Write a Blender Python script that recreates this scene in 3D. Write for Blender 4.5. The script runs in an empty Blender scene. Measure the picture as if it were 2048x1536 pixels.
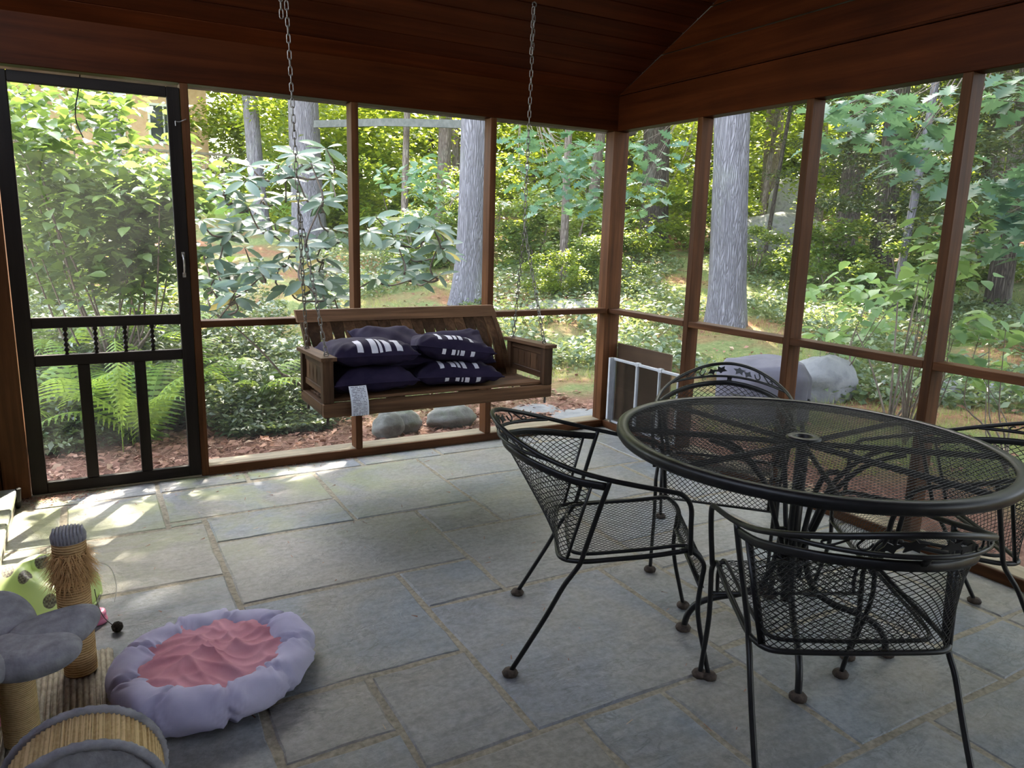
import bpy, bmesh, math, random
import numpy as np
from mathutils import Vector, Matrix

random.seed(7)
rng = np.random.default_rng(7)
SC = bpy.context.scene
COL = SC.collection
PI = math.pi

# ------------------------------------------------------------------ camera
YAW, PITCH, ROLL = math.radians(29.576), math.radians(11.444), math.radians(1.541)
CAM = Vector((-3.1945, -4.2763, 1.3684))
fw = Vector((math.sin(YAW)*math.cos(PITCH), math.cos(YAW)*math.cos(PITCH), -math.sin(PITCH)))
rt = Vector((math.cos(YAW), -math.sin(YAW), 0))
up = rt.cross(fw)
r2 = math.cos(ROLL)*rt + math.sin(ROLL)*up
u2 = -math.sin(ROLL)*rt + math.cos(ROLL)*up
cd = bpy.data.cameras.new('camera')
cam = bpy.data.objects.new('camera', cd)
COL.objects.link(cam)
cam.matrix_world = Matrix(((r2.x, u2.x, -fw.x, CAM.x), (r2.y, u2.y, -fw.y, CAM.y), (r2.z, u2.z, -fw.z, CAM.z), (0, 0, 0, 1)))
cd.sensor_width = 36.0
cd.lens = 1493.7/2048*36
cd.clip_end = 300
SC.camera = cam

# ------------------------------------------------------------------ sky, sun, exposure
SUN_EL = math.radians(43)
SUN_H = Vector((0.46, 0.888, 0)).normalized()
world = bpy.data.worlds.new('sky'); SC.world = world
world.use_nodes = True
wn = world.node_tree
sky = wn.nodes.new('ShaderNodeTexSky')
sky.sky_type = 'NISHITA'
sky.sun_disc = False
sky.sun_elevation = SUN_EL
sky.sun_rotation = math.atan2(SUN_H.x, SUN_H.y)
sky.air_density = 1.0
sky.dust_density = 2.5
sky.ozone_density = 1.0
hsv = wn.nodes.new('ShaderNodeHueSaturation'); hsv.inputs['Saturation'].default_value = .5
wn.links.new(sky.outputs[0], hsv.inputs['Color'])
wn.links.new(hsv.outputs[0], wn.nodes['Background'].inputs[0])
wn.nodes['Background'].inputs[1].default_value = 0.80
sd = bpy.data.lights.new('sun', 'SUN')
sd.energy = 16.5
sd.angle = math.radians(0.6)
sd.color = (1.0, 0.90, 0.74)
sun = bpy.data.objects.new('sun', sd)
COL.objects.link(sun)
sdir = -(SUN_H*math.cos(SUN_EL) + Vector((0, 0, math.sin(SUN_EL))))
sun.rotation_euler = sdir.to_track_quat('-Z', 'Y').to_euler()
sun.location = (6, 12, 14)
SC.view_settings.view_transform = 'Standard'
SC.view_settings.look = 'None'
SC.view_settings.exposure = 1.95
SC.view_settings.gamma = 1.0
SC.view_settings.use_curve_mapping = False

# ------------------------------------------------------------------ materials
class NT:
    def __init__(s, name):
        s.m = bpy.data.materials.new(name); s.m.use_nodes = True
        s.t = s.m.node_tree; s.b = s.t.nodes['Principled BSDF']; s.out = s.t.nodes['Material Output']
    def n(s, typ, **kw):
        nd = s.t.nodes.new('ShaderNode'+typ)
        for k, v in kw.items(): setattr(nd, k, v)
        return nd
    def l(s, a, b): s.t.links.new(a, b)
    def coord(s, kind='Object', scale=(1, 1, 1), rot=(0, 0, 0)):
        tc = s.n('TexCoord'); mp = s.n('Mapping')
        mp.inputs['Scale'].default_value = scale
        mp.inputs['Rotation'].default_value = rot
        s.l(tc.outputs[kind], mp.inputs[0]); return mp.outputs[0]
    def noise(s, vec, scale=5, detail=4, rough=.55, dist=0):
        nd = s.n('TexNoise'); nd.inputs['Scale'].default_value = scale; nd.inputs['Detail'].default_value = detail
        nd.inputs['Roughness'].default_value = rough; nd.inputs['Distortion'].default_value = dist
        if vec is not None: s.l(vec, nd.inputs[0])
        return nd.outputs[0]
    def ramp(s, fac, stops):
        nd = s.n('ValToRGB'); cr = nd.color_ramp
        while len(cr.elements) < len(stops): cr.elements.new(.5)
        for e, (p, c) in zip(cr.elements, stops):
            e.position = p; e.color = (*c, 1) if len(c) == 3 else c
        s.l(fac, nd.inputs[0]); return nd.outputs[0]
    def mix(s, fac, a, b, mode='MIX'):
        nd = s.n('Mix', data_type='RGBA', blend_type=mode)
        for k, v in ((0, fac), (6, a), (7, b)):
            if isinstance(v, (int, float)): nd.inputs[k].default_value = v
            elif isinstance(v, tuple): nd.inputs[k].default_value = (*v, 1) if len(v) == 3 else v
            else: s.l(v, nd.inputs[k])
        return nd.outputs[2]
    def math(s, op, a, b=0.0, clamp=False):
        nd = s.n('Math', operation=op, use_clamp=clamp)
        for k, v in ((0, a), (1, b)):
            if isinstance(v, (int, float)): nd.inputs[k].default_value = v
            else: s.l(v, nd.inputs[k])
        return nd.outputs[0]
    def bump(s, h, strength=.3, dist=.01, normal=None):
        nd = s.n('Bump'); nd.inputs['Strength'].default_value = strength; nd.inputs['Distance'].default_value = dist
        s.l(h, nd.inputs['Height'])
        if normal is not None: s.l(normal, nd.inputs['Normal'])
        s.l(nd.outputs[0], s.b.inputs['Normal']); return nd.outputs[0]
    def set(s, color=None, rough=None, spec=None, metal=None):
        if color is not None:
            if isinstance(color, tuple): s.b.inputs['Base Color'].default_value = (*color, 1)
            else: s.l(color, s.b.inputs['Base Color'])
        if rough is not None: s.b.inputs['Roughness'].default_value = rough
        if spec is not None: s.b.inputs['Specular IOR Level'].default_value = spec
        if metal is not None: s.b.inputs['Metallic'].default_value = metal
        return s.m

def wood(name, c0, c1, c2, axis=0, rough=.6, var=.35, grain=26, spec=.14):
    w = NT(name)
    sc = [grain, grain, grain]; sc[axis] = grain*.05
    oi = w.n('ObjectInfo')
    tc = w.n('TexCoord'); mp = w.n('Mapping'); mp.inputs['Scale'].default_value = sc
    add = w.n('VectorMath', operation='ADD')
    cmb = w.n('CombineXYZ')
    for k in range(3): w.l(w.math('MULTIPLY', oi.outputs['Random'], 31.0+7*k), cmb.inputs[k])
    w.l(tc.outputs['Object'], add.inputs[0]); w.l(cmb.outputs[0], add.inputs[1]); w.l(add.outputs[0], mp.inputs[0])
    f = w.noise(mp.outputs[0], 1.0, 6, .62, .6)
    big = w.noise(w.coord('Object', (2, 2, 2)), 1.3, 3)
    col = w.ramp(f, [(.25, c0), (.5, c1), (.75, c2)])
    v = w.math('ADD', w.math('MULTIPLY', oi.outputs['Random'], var), 1-var*.5)
    v = w.math('MULTIPLY', v, w.math('ADD', w.math('MULTIPLY', big, .9), .55))
    hs = w.n('HueSaturation'); w.l(col, hs.inputs['Color']); w.l(v, hs.inputs['Value'])
    w.bump(f, .25, .004)
    return w.set(hs.outputs[0], rough, spec)

def speck(name, c0, c1, scale=8, rough=.7, bump=.0, bdist=.003, detail=5, c2=None, spec=.3, metal=0, coord='Object', sc=(1, 1, 1)):
    w = NT(name)
    f = w.noise(w.coord(coord, sc), scale, detail)
    st = [(.3, c0), (.7, c1)] if c2 is None else [(.25, c0), (.5, c1), (.75, c2)]
    c = w.ramp(f, st)
    if bump: w.bump(f, bump, bdist)
    return w.set(c, rough, spec, metal)

def leafmat(name, stops, trans, mix=.42, rough=.38, spec=.5, tint=None):
    w = NT(name)
    geo = w.n('NewGeometry'); oi = w.n('ObjectInfo')
    r = w.math('FRACT', w.math('ADD', geo.outputs['Random Per Island'], oi.outputs['Random']))
    col = w.ramp(r, stops)
    w.set(col, rough, spec)
    tr = w.n('BsdfTranslucent')
    w.l(w.mix(.5, col, trans, 'MIX'), tr.inputs[0])
    mx = w.n('MixShader'); mx.inputs[0].default_value = mix
    w.l(w.b.outputs[0], mx.inputs[1]); w.l(tr.outputs[0], mx.inputs[2]); w.l(mx.outputs[0], w.out.inputs[0])
    return w.m

M = {}
for ax, nm in ((0, 'x'), (1, 'y'), (2, 'z')):
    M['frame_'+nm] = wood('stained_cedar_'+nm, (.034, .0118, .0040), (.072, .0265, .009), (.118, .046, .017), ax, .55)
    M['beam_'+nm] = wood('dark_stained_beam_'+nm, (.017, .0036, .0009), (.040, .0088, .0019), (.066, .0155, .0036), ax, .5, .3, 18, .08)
    M['swing_'+nm] = wood('weathered_teak_'+nm, (.038, .019, .010), (.088, .045, .022), (.155, .082, .041), ax, .62, .95, 34)
    M['door_'+nm] = wood('door_dark_paint_'+nm, (.007, .0045, .0036), (.012, .0085, .007), (.02, .0145, .012), ax, .5, .2, 24)
M['ceil'] = wood('ceiling_boards', (.034, .0072, .0020), (.074, .0165, .0045), (.115, .028, .008), 0, .55, .6, 14, .08)

def stone_mat():
    w = NT('bluestone')
    oi = w.n('ObjectInfo'); geo = w.n('NewGeometry')
    pos = geo.outputs['Position']
    a = w.noise(pos, 2.1, 6, .6, .4)
    fine = w.noise(pos, 42, 5, .7)
    tint = w.ramp(oi.outputs['Random'], [(0, (.18, .205, .24)), (.25, (.24, .26, .28)), (.45, (.19, .20, .205)), (.6, (.185, .205, .24)), (.8, (.25, .235, .215)), (1, (.18, .205, .24))])
    base = w.mix(w.ramp(a, [(.38, (0, 0, 0)), (.68, (1, 1, 1))]), tint, (.26, .24, .21))
    crk = w.ramp(w.noise(w.coord('Object', (2.2, 6, 2), (0, 0, .35)), 2.0, 9, .7, 1.6), [(.40, (.62, .62, .62)), (.52, (1, 1, 1)), (.64, (1.12, 1.12, 1.12))])
    base = w.mix(.38, base, crk, 'MULTIPLY')
    base = w.mix(.55, base, w.ramp(fine, [(.3, (.42, .42, .42)), (.7, (1.2, 1.2, 1.2))]), 'MULTIPLY')
    ln_ = w.math('MULTIPLY', w.math('ABSOLUTE', w.math('SUBTRACT', w.noise(w.coord('Object', (1.4, 3.2, 1), (0, 0, .3)), 4.5, 5, .6, .9), .5)), 34.0, True)
    pm = w.ramp(w.noise(pos, 3.4, 3, .5), [(.50, (0, 0, 0)), (.60, (1, 1, 1))])
    base = w.mix(w.math('MULTIPLY', w.math('SUBTRACT', 1.0, ln_), w.math('MULTIPLY', pm, .5)), base, (.07, .07, .072))
    mp = w.n('Mapping'); mp.inputs['Scale'].default_value = (3.2, 5.2, 3); mp.inputs['Rotation'].default_value = (0, 0, .9); w.l(pos, mp.inputs[0])
    cl = w.noise(mp.outputs[0], 2.4, 8, .62, 1.2)
    sp = w.n('SeparateXYZ'); w.l(pos, sp.inputs[0])
    mr = w.n('MapRange'); mr.inputs[1].default_value = -1.5; mr.inputs[2].default_value = -.05; mr.inputs[3].default_value = 0; mr.inputs[4].default_value = 1
    w.l(sp.outputs[1], mr.inputs[0])
    mr2 = w.n('MapRange'); mr2.inputs[1].default_value = -1.2; mr2.inputs[2].default_value = -2.3; mr2.inputs[3].default_value = .15; mr2.inputs[4].default_value = 1
    w.l(sp.outputs[0], mr2.inputs[0])
    mn = w.ramp(w.noise(pos, 2.6, 5, .6, .8), [(.44, (0, 0, 0)), (.62, (1, 1, 1))])
    mask = w.math('MULTIPLY', w.math('MULTIPLY', mn, w.math('MULTIPLY', mr.outputs[0], mr2.outputs[0])), .85, True)
    base = w.mix(mask, base, (.235, .265, .10))
    w.bump(w.math('ADD', w.math('MULTIPLY', cl, 1.0), w.math('MULTIPLY', fine, .22)), .6, .016)
    return w.set(base, .55, .42)
M['stone'] = stone_mat()
M['mortar'] = speck('sandy_mortar', (.16, .14, .105), (.33, .295, .23), 60, .9, .6, .006)
M['iron'] = speck('black_iron', (.006, .006, .0065), (.013, .0125, .0125), 30, .42, .1, .001, spec=.32)
M['ironmesh'] = speck('black_iron_mesh', (.006, .006, .0065), (.012, .012, .012), 30, .5, spec=.28)
M['glide'] = speck('brown_rubber', (.02, .014, .010), (.075, .055, .042), 60, .85, .5, .004)
M['chain'] = speck('galvanised_chain', (.12, .10, .085), (.28, .26, .24), 90, .42, .1, .001, metal=.8)
M['steel'] = speck('dull_steel', (.30, .29, .28), (.55, .53, .50), 50, .4, metal=.85)
M['navy'] = speck('navy_canvas', (.014, .010, .028), (.026, .018, .042), 14, .85, .3, .002, spec=.15)
M['print'] = speck('white_print', (.62, .60, .66), (.72, .70, .75), 30, .8, spec=.2)
M['whiteframe'] = speck('white_painted_metal', (.40, .41, .44), (.52, .53, .55), 12, .45)
M['darkscreen'] = None
M['board'] = wood('brown_plywood', (.07, .04, .022), (.12, .07, .04), (.17, .10, .06), 1, .6, .1, 9)
M['plush'] = speck('grey_plush', (.20, .20, .228), (.30, .30, .335), 26, .95, .7, .006, 8, c2=(.42, .42, .46), spec=.1)
M['lav'] = speck('lavender_velour', (.37, .355, .52), (.52, .50, .66), 5, .9, .25, .004, 6, spec=.12)
M['pink'] = speck('dusty_pink_fleece', (.46, .19, .24), (.64, .33, .39), 7, .92, .3, .004, 6, spec=.1)
M['pinkplastic'] = NT('pink_plastic').set((.80, .26, .42), .35, .5)
M['redplastic'] = NT('red_plastic').set((.62, .11, .06), .35, .5)
M['string'] = NT('dark_string').set((.02, .018, .015), .8)
M['whitewire'] = NT('pale_wire').set((.7, .68, .62), .4)
M['pompon'] = speck('dark_pompon', (.015, .013, .010), (.09, .075, .055), 120, .95, 1., .006)
M['greycloth'] = speck('grey_cover_cloth', (.08, .076, .097), (.125, .12, .15), 5, .8, .3, .01)
M['sill'] = wood('weathered_sill', (.16, .13, .09), (.25, .21, .15), (.34, .29, .21), 0, .75, .1, 20)
M['sill_y'] = wood('weathered_sill_y', (.16, .13, .09), (.25, .21, .15), (.34, .29, .21), 1, .75, .1, 20)

def sisal_mat(name, c0, c1, axis_scale, freq):
    w = NT(name)
    wv = w.n('TexWave'); wv.bands_direction = 'Z'; wv.inputs['Scale'].default_value = freq; wv.inputs['Distortion'].default_value = .8; wv.inputs['Detail'].default_value = 2
    w.l(w.coord('Object', axis_scale), wv.inputs[0])
    f = w.noise(w.coord('Object'), 90, 4)
    h = w.math('ADD', w.math('MULTIPLY', wv.outputs[1], .6), w.math('MULTIPLY', f, .6))
    c = w.ramp(h, [(.2, c0), (.8, c1)])
    w.bump(h, .7, .006)
    return w.set(c, .9, .15)
M['sisal'] = sisal_mat('sisal_rope', (.34, .19, .07), (.68, .47, .24), (1, 1, 1), 40)
M['sisalmat'] = sisal_mat('sisal_fabric', (.38, .25, .11), (.72, .54, .29), (1, 1, 1), 60)
M['straw'] = NT('frayed_sisal').set((.62, .39, .17), .9)
M['carpet'] = speck('ribbed_beige_carpet', (.26, .23, .18), (.48, .43, .35), 40, .95, .8, .008)

def tunnel_mat():
    w = NT('green_nylon_pineapples')
    geo = w.n('NewGeometry')
    f = w.noise(w.coord('Object'), 4, 3)
    base = w.ramp(f, [(.3, (.52, .66, .28)), (.7, (.66, .77, .42))])
    tco = w.n('TexCoord'); mp = w.n('Mapping'); mp.inputs['Scale'].default_value = (16, 14, 14); w.l(tco.outputs['Object'], mp.inputs[0])
    vo = w.n('TexVoronoi'); vo.feature = 'F1'; vo.inputs['Scale'].default_value = 1.0; vo.inputs['Randomness'].default_value = .45
    mp2 = w.n('Mapping'); mp2.inputs['Scale'].default_value = (1, .62, 1); mp2.inputs['Rotation'].default_value = (0, 0, .5); w.l(mp.outputs[0], mp2.inputs[0])
    w.l(mp2.outputs[0], vo.inputs[0])
    fruit = w.ramp(vo.outputs['Distance'], [(.33, (1, 1, 1)), (.36, (0, 0, 0))])
    ck = w.n('TexChecker'); ck.inputs['Scale'].default_value = 9; w.l(mp2.outputs[0], ck.inputs[0])
    pat = w.mix(ck.outputs[1], (.10, .085, .08), (.22, .21, .17))
    col = w.mix(fruit, base, pat)
    w.set(col, .45, .4)
    tr = w.n('BsdfTranslucent'); w.l(col, tr.inputs[0])
    mx = w.n('MixShader'); mx.inputs[0].default_value = .35
    w.l(w.b.outputs[0], mx.inputs[1]); w.l(tr.outputs[0], mx.inputs[2]); w.l(mx.outputs[0], w.out.inputs[0])
    return w.m
M['tunnel'] = tunnel_mat()

def tag_mat():
    w = NT('care_tag_print')
    uv = w.n('UVMap'); sp = w.n('SeparateXYZ'); w.l(uv.outputs[0], sp.inputs[0])
    ln = w.math('FRACT', w.math('MULTIPLY', sp.outputs[1], 19.0))
    row = w.math('LESS_THAN', ln, .5)
    mp = w.n('Mapping'); mp.inputs['Scale'].default_value = (34, 19, 1); w.l(uv.outputs[0], mp.inputs[0])
    nz = w.n('TexWhiteNoise'); nz.noise_dimensions = '2D'
    fl = w.n('VectorMath', operation='FLOOR'); w.l(mp.outputs[0], fl.inputs[0]); w.l(fl.outputs[0], nz.inputs[0])
    ch = w.math('GREATER_THAN', nz.outputs[0], .28)
    edge = w.math('MULTIPLY', w.math('GREATER_THAN', sp.outputs[0], .1), w.math('LESS_THAN', sp.outputs[0], .9))
    k = w.math('MULTIPLY', w.math('MULTIPLY', row, ch), edge)
    return w.set(w.mix(k, (.74, .75, .80), (.22, .22, .26)), .7)
M['tag'] = tag_mat()

def screen_mat(name, fac, col):
    w = NT(name)
    tp = w.n('BsdfTransparent'); tp.inputs[0].default_value = (1, 1, 1, 1)
    df = w.n('BsdfDiffuse'); df.inputs[0].default_value = (*col, 1)
    tl = w.n('BsdfTranslucent'); tl.inputs[0].default_value = (*col, 1)
    m1 = w.n('MixShader'); m1.inputs[0].default_value = .4; w.l(df.outputs[0], m1.inputs[1]); w.l(tl.outputs[0], m1.inputs[2])
    m2 = w.n('MixShader'); m2.inputs[0].default_value = fac; w.l(tp.outputs[0], m2.inputs[1]); w.l(m1.outputs[0], m2.inputs[2])
    w.l(m2.outputs[0], w.out.inputs[0])
    return w.m
M['screen'] = screen_mat('insect_screen', .14, (.085, .087, .09))
M['darkscreen'] = screen_mat('dark_window_screen', .45, (.05, .045, .035))

def bark(name, c0, c1, c2, zs=.11):
    w = NT(name)
    v = w.coord('Object', (1, 1, zs))
    vo = w.n('TexVoronoi'); vo.feature = 'DISTANCE_TO_EDGE'; vo.inputs['Scale'].default_value = 42
    nz = w.n('TexNoise'); nz.inputs['Scale'].default_value = 9; w.l(v, nz.inputs[0])
    ad = w.mix(.12, v, nz.outputs[1], 'ADD'); w.l(ad, vo.inputs[0])
    f = w.noise(v, 30, 6, .65)
    big = w.noise(w.coord('Object', (1, 1, .5)), 2.2, 3)
    h = w.math('ADD', w.math('MULTIPLY', w.math('MINIMUM', vo.outputs[0], .25), 2.2), w.math('MULTIPLY', f, .5))
    c = w.ramp(h, [(.12, c0), (.45, c1), (.85, c2)])
    c = w.mix(w.ramp(big, [(.55, (0, 0, 0)), (.75, (.5, .5, .5))]), c, (.30, .32, .27))
    w.bump(h, .9, .03)
    return w.set(c, .9, .15)
M['bark'] = bark('grey_oak_bark', (.115, .108, .118), (.165, .157, .172), (.215, .207, .226))
M['barkdark'] = bark('dark_bark', (.03, .025, .02), (.075, .06, .05), (.13, .11, .09))
M['barkbrown'] = bark('brown_bark', (.07, .055, .045), (.16, .13, .11), (.25, .21, .18))
M['twig'] = speck('twig_bark', (.08, .06, .045), (.20, .16, .13), 20, .85, .3, .003)
M['log'] = speck('silvered_timber', (.07, .075, .07), (.12, .125, .115), 9, .85, .3, .004, sc=(1, 1, 1))
M['rock'] = speck('mossy_granite', (.085, .09, .075), (.20, .20, .185), 7, .9, .8, .03, 8, c2=(.14, .165, .10))
M['rockpale'] = speck('pale_granite', (.10, .105, .115), (.20, .20, .205), 6, .85, .8, .03, 9, c2=(.155, .155, .16))

YG = (.62, .60, .05)
M['lf_bright'] = leafmat('sunlit_yellow_green_leaves', [(0, (.05, .11, .015)), (.5, (.10, .18, .025)), (1, (.18, .24, .03))], (.52, .58, .04), .5, .45)
M['lf_mid'] = leafmat('mid_green_leaves', [(0, (.05, .10, .03)), (.5, (.09, .16, .05)), (1, (.15, .22, .06))], (.50, .58, .06), .45, .4)
M['lf_dark'] = leafmat('dark_hemlock_needles', [(0, (.025, .045, .025)), (.6, (.045, .075, .035)), (1, (.08, .11, .04))], (.25, .28, .06), .3, .5)
M['lf_shrub'] = leafmat('shrub_leaves', [(0, (.045, .085, .04)), (.5, (.08, .135, .05)), (1, (.13, .19, .06))], (.42, .58, .07), .38, .28, 1.0)
M['lf_rhodo'] = leafmat('rhododendron_leaves', [(0, (.05, .10, .072)), (.6, (.09, .15, .11)), (.955, (.13, .19, .12)), (.975, (.34, .30, .06)), (1, (.5, .34, .05))], (.30, .42, .12), .28, .40, .45)
M['lf_oak'] = leafmat('oak_leaves', [(0, (.05, .12, .09)), (.5, (.08, .17, .12)), (1, (.12, .22, .13))], (.30, .50, .16), .38, .42)
M['lf_lime'] = leafmat('lime_green_leaves', [(0, (.09, .17, .07)), (.5, (.14, .24, .10)), (1, (.20, .31, .10))], (.42, .60, .14), .42, .4)
M['lf_fern'] = leafmat('fern_pinnae', [(0, (.12, .23, .04)), (.5, (.18, .31, .06)), (1, (.26, .38, .07))], (.58, .72, .08), .5, .5, .3)
M['lf_cover'] = leafmat('groundcover_leaves', [(0, (.06, .10, .05)), (.5, (.10, .15, .08)), (1, (.16, .21, .10))], (.38, .46, .10), .3, .32, .75)
M['lf_grass'] = leafmat('grass_blades', [(0, (.12, .18, .05)), (.5, (.20, .26, .08)), (1, (.33, .31, .13))], (.5, .55, .10), .45, .55, .3)
M['lf_brown'] = leafmat('pine_straw', [(0, (.14, .06, .04)), (.5, (.26, .13, .09)), (.85, (.36, .20, .14)), (1, (.46, .34, .24))], (.3, .14, .08), .12, .7, .3)

def ground_mat():
    w = NT('woodland_ground')
    geo = w.n('NewGeometry'); pos = geo.outputs['Position']
    at = w.n('Attribute'); at.attribute_name = 'dist'
    d = at.outputs['Fac']
    mul = w.ramp(w.noise(pos, 26, 6, .7), [(.3, (.11, .055, .04)), (.55, (.21, .115, .085)), (.75, (.33, .20, .15))])
    grs = w.ramp(w.noise(pos, 19, 6, .7), [(.3, (.085, .12, .045)), (.55, (.17, .20, .08)), (.75, (.30, .27, .14))])
    lit = w.ramp(w.noise(pos, 15, 6, .7), [(.3, (.13, .065, .04)), (.55, (.25, .13, .075)), (.75, (.36, .22, .13))])
    nb = w.noise(pos, .55, 4, .6, .5)
    far = w.mix(w.ramp(nb, [(.45, (0, 0, 0)), (.60, (1, 1, 1))]), grs, lit)
    law = w.ramp(w.noise(pos, 3, 3), [(.3, (.13, .24, .05)), (.7, (.24, .36, .08))])
    mr = w.n('MapRange'); mr.inputs[1].default_value = 17; mr.inputs[2].default_value = 20
    w.l(d, mr.inputs[0])
    sp = w.n('SeparateXYZ'); w.l(pos, sp.inputs[0])
    lx = w.n('MapRange'); lx.inputs[1].default_value = 7; lx.inputs[2].default_value = 4; w.l(sp.outputs[0], lx.inputs[0])
    far = w.mix(w.math('MULTIPLY', mr.outputs[0], lx.outputs[0]), far, law)
    m2 = w.n('MapRange'); m2.inputs[1].default_value = 1.3; m2.inputs[2].default_value = 2.0
    w.l(w.math('ADD', d, w.math('MULTIPLY', w.noise(pos, 1.6, 3), .9)), m2.inputs[0])
    c = w.mix(m2.outputs[0], mul, far)
    w.bump(w.noise(pos, 24, 6, .7), .8, .03)
    return w.set(c, .95, .1)
M['ground'] = ground_mat()
M['siding'] = speck('tan_house_siding', (.55, .36, .22), (.66, .46, .30), 6, .85)
M['whitetrim'] = NT('white_trim').set((.7, .7, .68), .6)
M['roofing'] = speck('grey_shingles', (.12, .12, .12), (.25, .25, .25), 8, .9)
M['deckwood'] = speck('grey_deck_wood', (.17, .14, .12), (.28, .24, .20), 6, .85)
M['glass'] = NT('dark_glass').set((.03, .035, .04), .08, .6)
M['pane'] = M['glass']

# ------------------------------------------------------------------ geometry helpers
W = {}    # world origin of every object (rotation-free parents)
def link(o, parent=None, loc=None):
    COL.objects.link(o)
    if parent is not None: o.parent = parent
    return o
def tag(o, label=None, cat=None, group=None, kind=None):
    if label: o['label'] = label
    if cat: o['category'] = cat
    if group: o['group'] = group
    if kind: o['kind'] = kind
    return o
def empty(name, loc=(0, 0, 0), rz=0, label=None, cat=None, group=None, kind=None, parent=None):
    o = bpy.data.objects.new(name, None); o.empty_display_size = .1
    COL.objects.link(o)
    o.location = loc; o.rotation_euler = (0, 0, rz)
    if parent is not None: o.parent = parent; o.location = Vector(loc)-Vector(W.get(parent, (0, 0, 0)))
    W[o] = Vector(loc)
    return tag(o, label, cat, group, kind)
def rawmesh(name, V, F, mat, smooth=False, uv=None):
    me = bpy.data.meshes.new(name)
    V = np.asarray(V, dtype=np.float32).reshape(-1, 3)
    if isinstance(F, np.ndarray):
        k = F.shape[1]
        me.vertices.add(len(V)); me.vertices.foreach_set('co', V.ravel())
        me.loops.add(F.size); me.loops.foreach_set('vertex_index', F.astype(np.int32).ravel())
        me.polygons.add(len(F)); me.polygons.foreach_set('loop_start', np.arange(0, F.size, k, dtype=np.int32))
        me.polygons.foreach_set('loop_total', np.full(len(F), k, dtype=np.int32))
        me.update(calc_edges=True)
    else:
        me.from_pydata([tuple(map(float, v)) for v in V], [], F); me.update()
    if smooth: me.polygons.foreach_set('use_smooth', np.ones(len(me.polygons), dtype=bool))
    if uv is not None:
        ul = me.uv_layers.new(name='UVMap')
        li = np.empty(len(me.loops), dtype=np.int32); me.loops.foreach_get('vertex_index', li)
        ul.data.foreach_set('uv', np.asarray(uv, dtype=np.float32)[li].ravel())
    me.materials.append(mat)
    return me

class G:
    """collects shapes; build() links them as one mesh object"""
    def __init__(s): s.v = []; s.f = []
    def add(s, V, F):
        k = len(s.v); s.v += [tuple(p) for p in V]; s.f += [tuple(i+k for i in f) for f in F]; return s
    def box(s, x0, x1, y0, y1, z0, z1, bev=.003):
        if bev <= 0:
            V = [(x0, y0, z0), (x1, y0, z0), (x1, y1, z0), (x0, y1, z0), (x0, y0, z1), (x1, y0, z1), (x1, y1, z1), (x0, y1, z1)]
            return s.add(V, [(0, 3, 2, 1), (4, 5, 6, 7), (0, 1, 5, 4), (1, 2, 6, 5), (2, 3, 7, 6), (3, 0, 4, 7)])
        bm = bmesh.new(); bmesh.ops.create_cube(bm, size=1)
        for v in bm.verts: v.co = Vector(((x0+x1)/2+v.co.x*(x1-x0), (y0+y1)/2+v.co.y*(y1-y0), (z0+z1)/2+v.co.z*(z1-z0)))
        b = min(bev, .3*min(abs(x1-x0), abs(y1-y0), abs(z1-z0)))
        bmesh.ops.bevel(bm, geom=bm.edges[:], offset=b, segments=1, affect='EDGES')
        return s.bm(bm)
    def bm(s, bm, mtx=None):
        bm.verts.index_update()
        V = [(mtx @ v.co if mtx else v.co)[:] for v in bm.verts]
        s.add(V, [[v.index for v in f.verts] for f in bm.faces]); bm.free(); return s
    def prism(s, pts, a0, a1, axis=1, bev=0):
        """polygon in the two other axes extruded along axis"""
        n = len(pts)
        def P(p, a):
            q = list(p); q.insert(axis, a); return tuple(q)
        V = [P(p, a0) for p in pts]+[P(p, a1) for p in pts]
        F = [tuple(range(n))[::-1], tuple(range(n, 2*n))]+[(i, (i+1) % n, n+(i+1) % n, n+i) for i in range(n)]
        return s.add(V, F)
    def tube(s, pts, r, n=8, cap=True, flat=None):
        V, F = tube_geo(pts, r, n, cap, flat); return s.add(V, F)
    def lathe(s, prof, n=16, c=(0, 0, 0), cap=True):
        V = []; F = []
        for (r, z) in prof:
            for k in range(n):
                a = 2*PI*k/n; V.append((c[0]+r*math.cos(a), c[1]+r*math.sin(a), c[2]+z))
        for i in range(len(prof)-1):
            for k in range(n):
                F.append((i*n+k, i*n+(k+1) % n, (i+1)*n+(k+1) % n, (i+1)*n+k))
        if cap: F += [tuple(range(n))[::-1], tuple(range((len(prof)-1)*n, len(prof)*n))]
        return s.add(V, F)
    def grid(s, fn, nu, nv, cu=False, cv=False):
        V = [fn(i/(nu if cu else nu-1), j/(nv if cv else nv-1)) for j in range(nv) for i in range(nu)]
        F = []
        for j in range(nv if cv else nv-1):
            for i in range(nu if cu else nu-1):
                F.append((j*nu+i, j*nu+(i+1) % nu, ((j+1) % nv)*nu+(i+1) % nu, ((j+1) % nv)*nu+i))
        return s.add(V, F)
    def build(s, name, mat, parent=None, smooth=False, world=True, uv=None, **kw):
        off = W.get(parent, Vector((0, 0, 0))) if (parent is not None and world) else Vector((0, 0, 0))
        V = np.array(s.v)-np.array(off[:])
        me = rawmesh(name, V, s.f, mat, smooth, uv)
        if smooth == 'auto': pass
        o = bpy.data.objects.new(name, me); link(o, parent)
        W[o] = off
        return tag(o, **kw)

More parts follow.
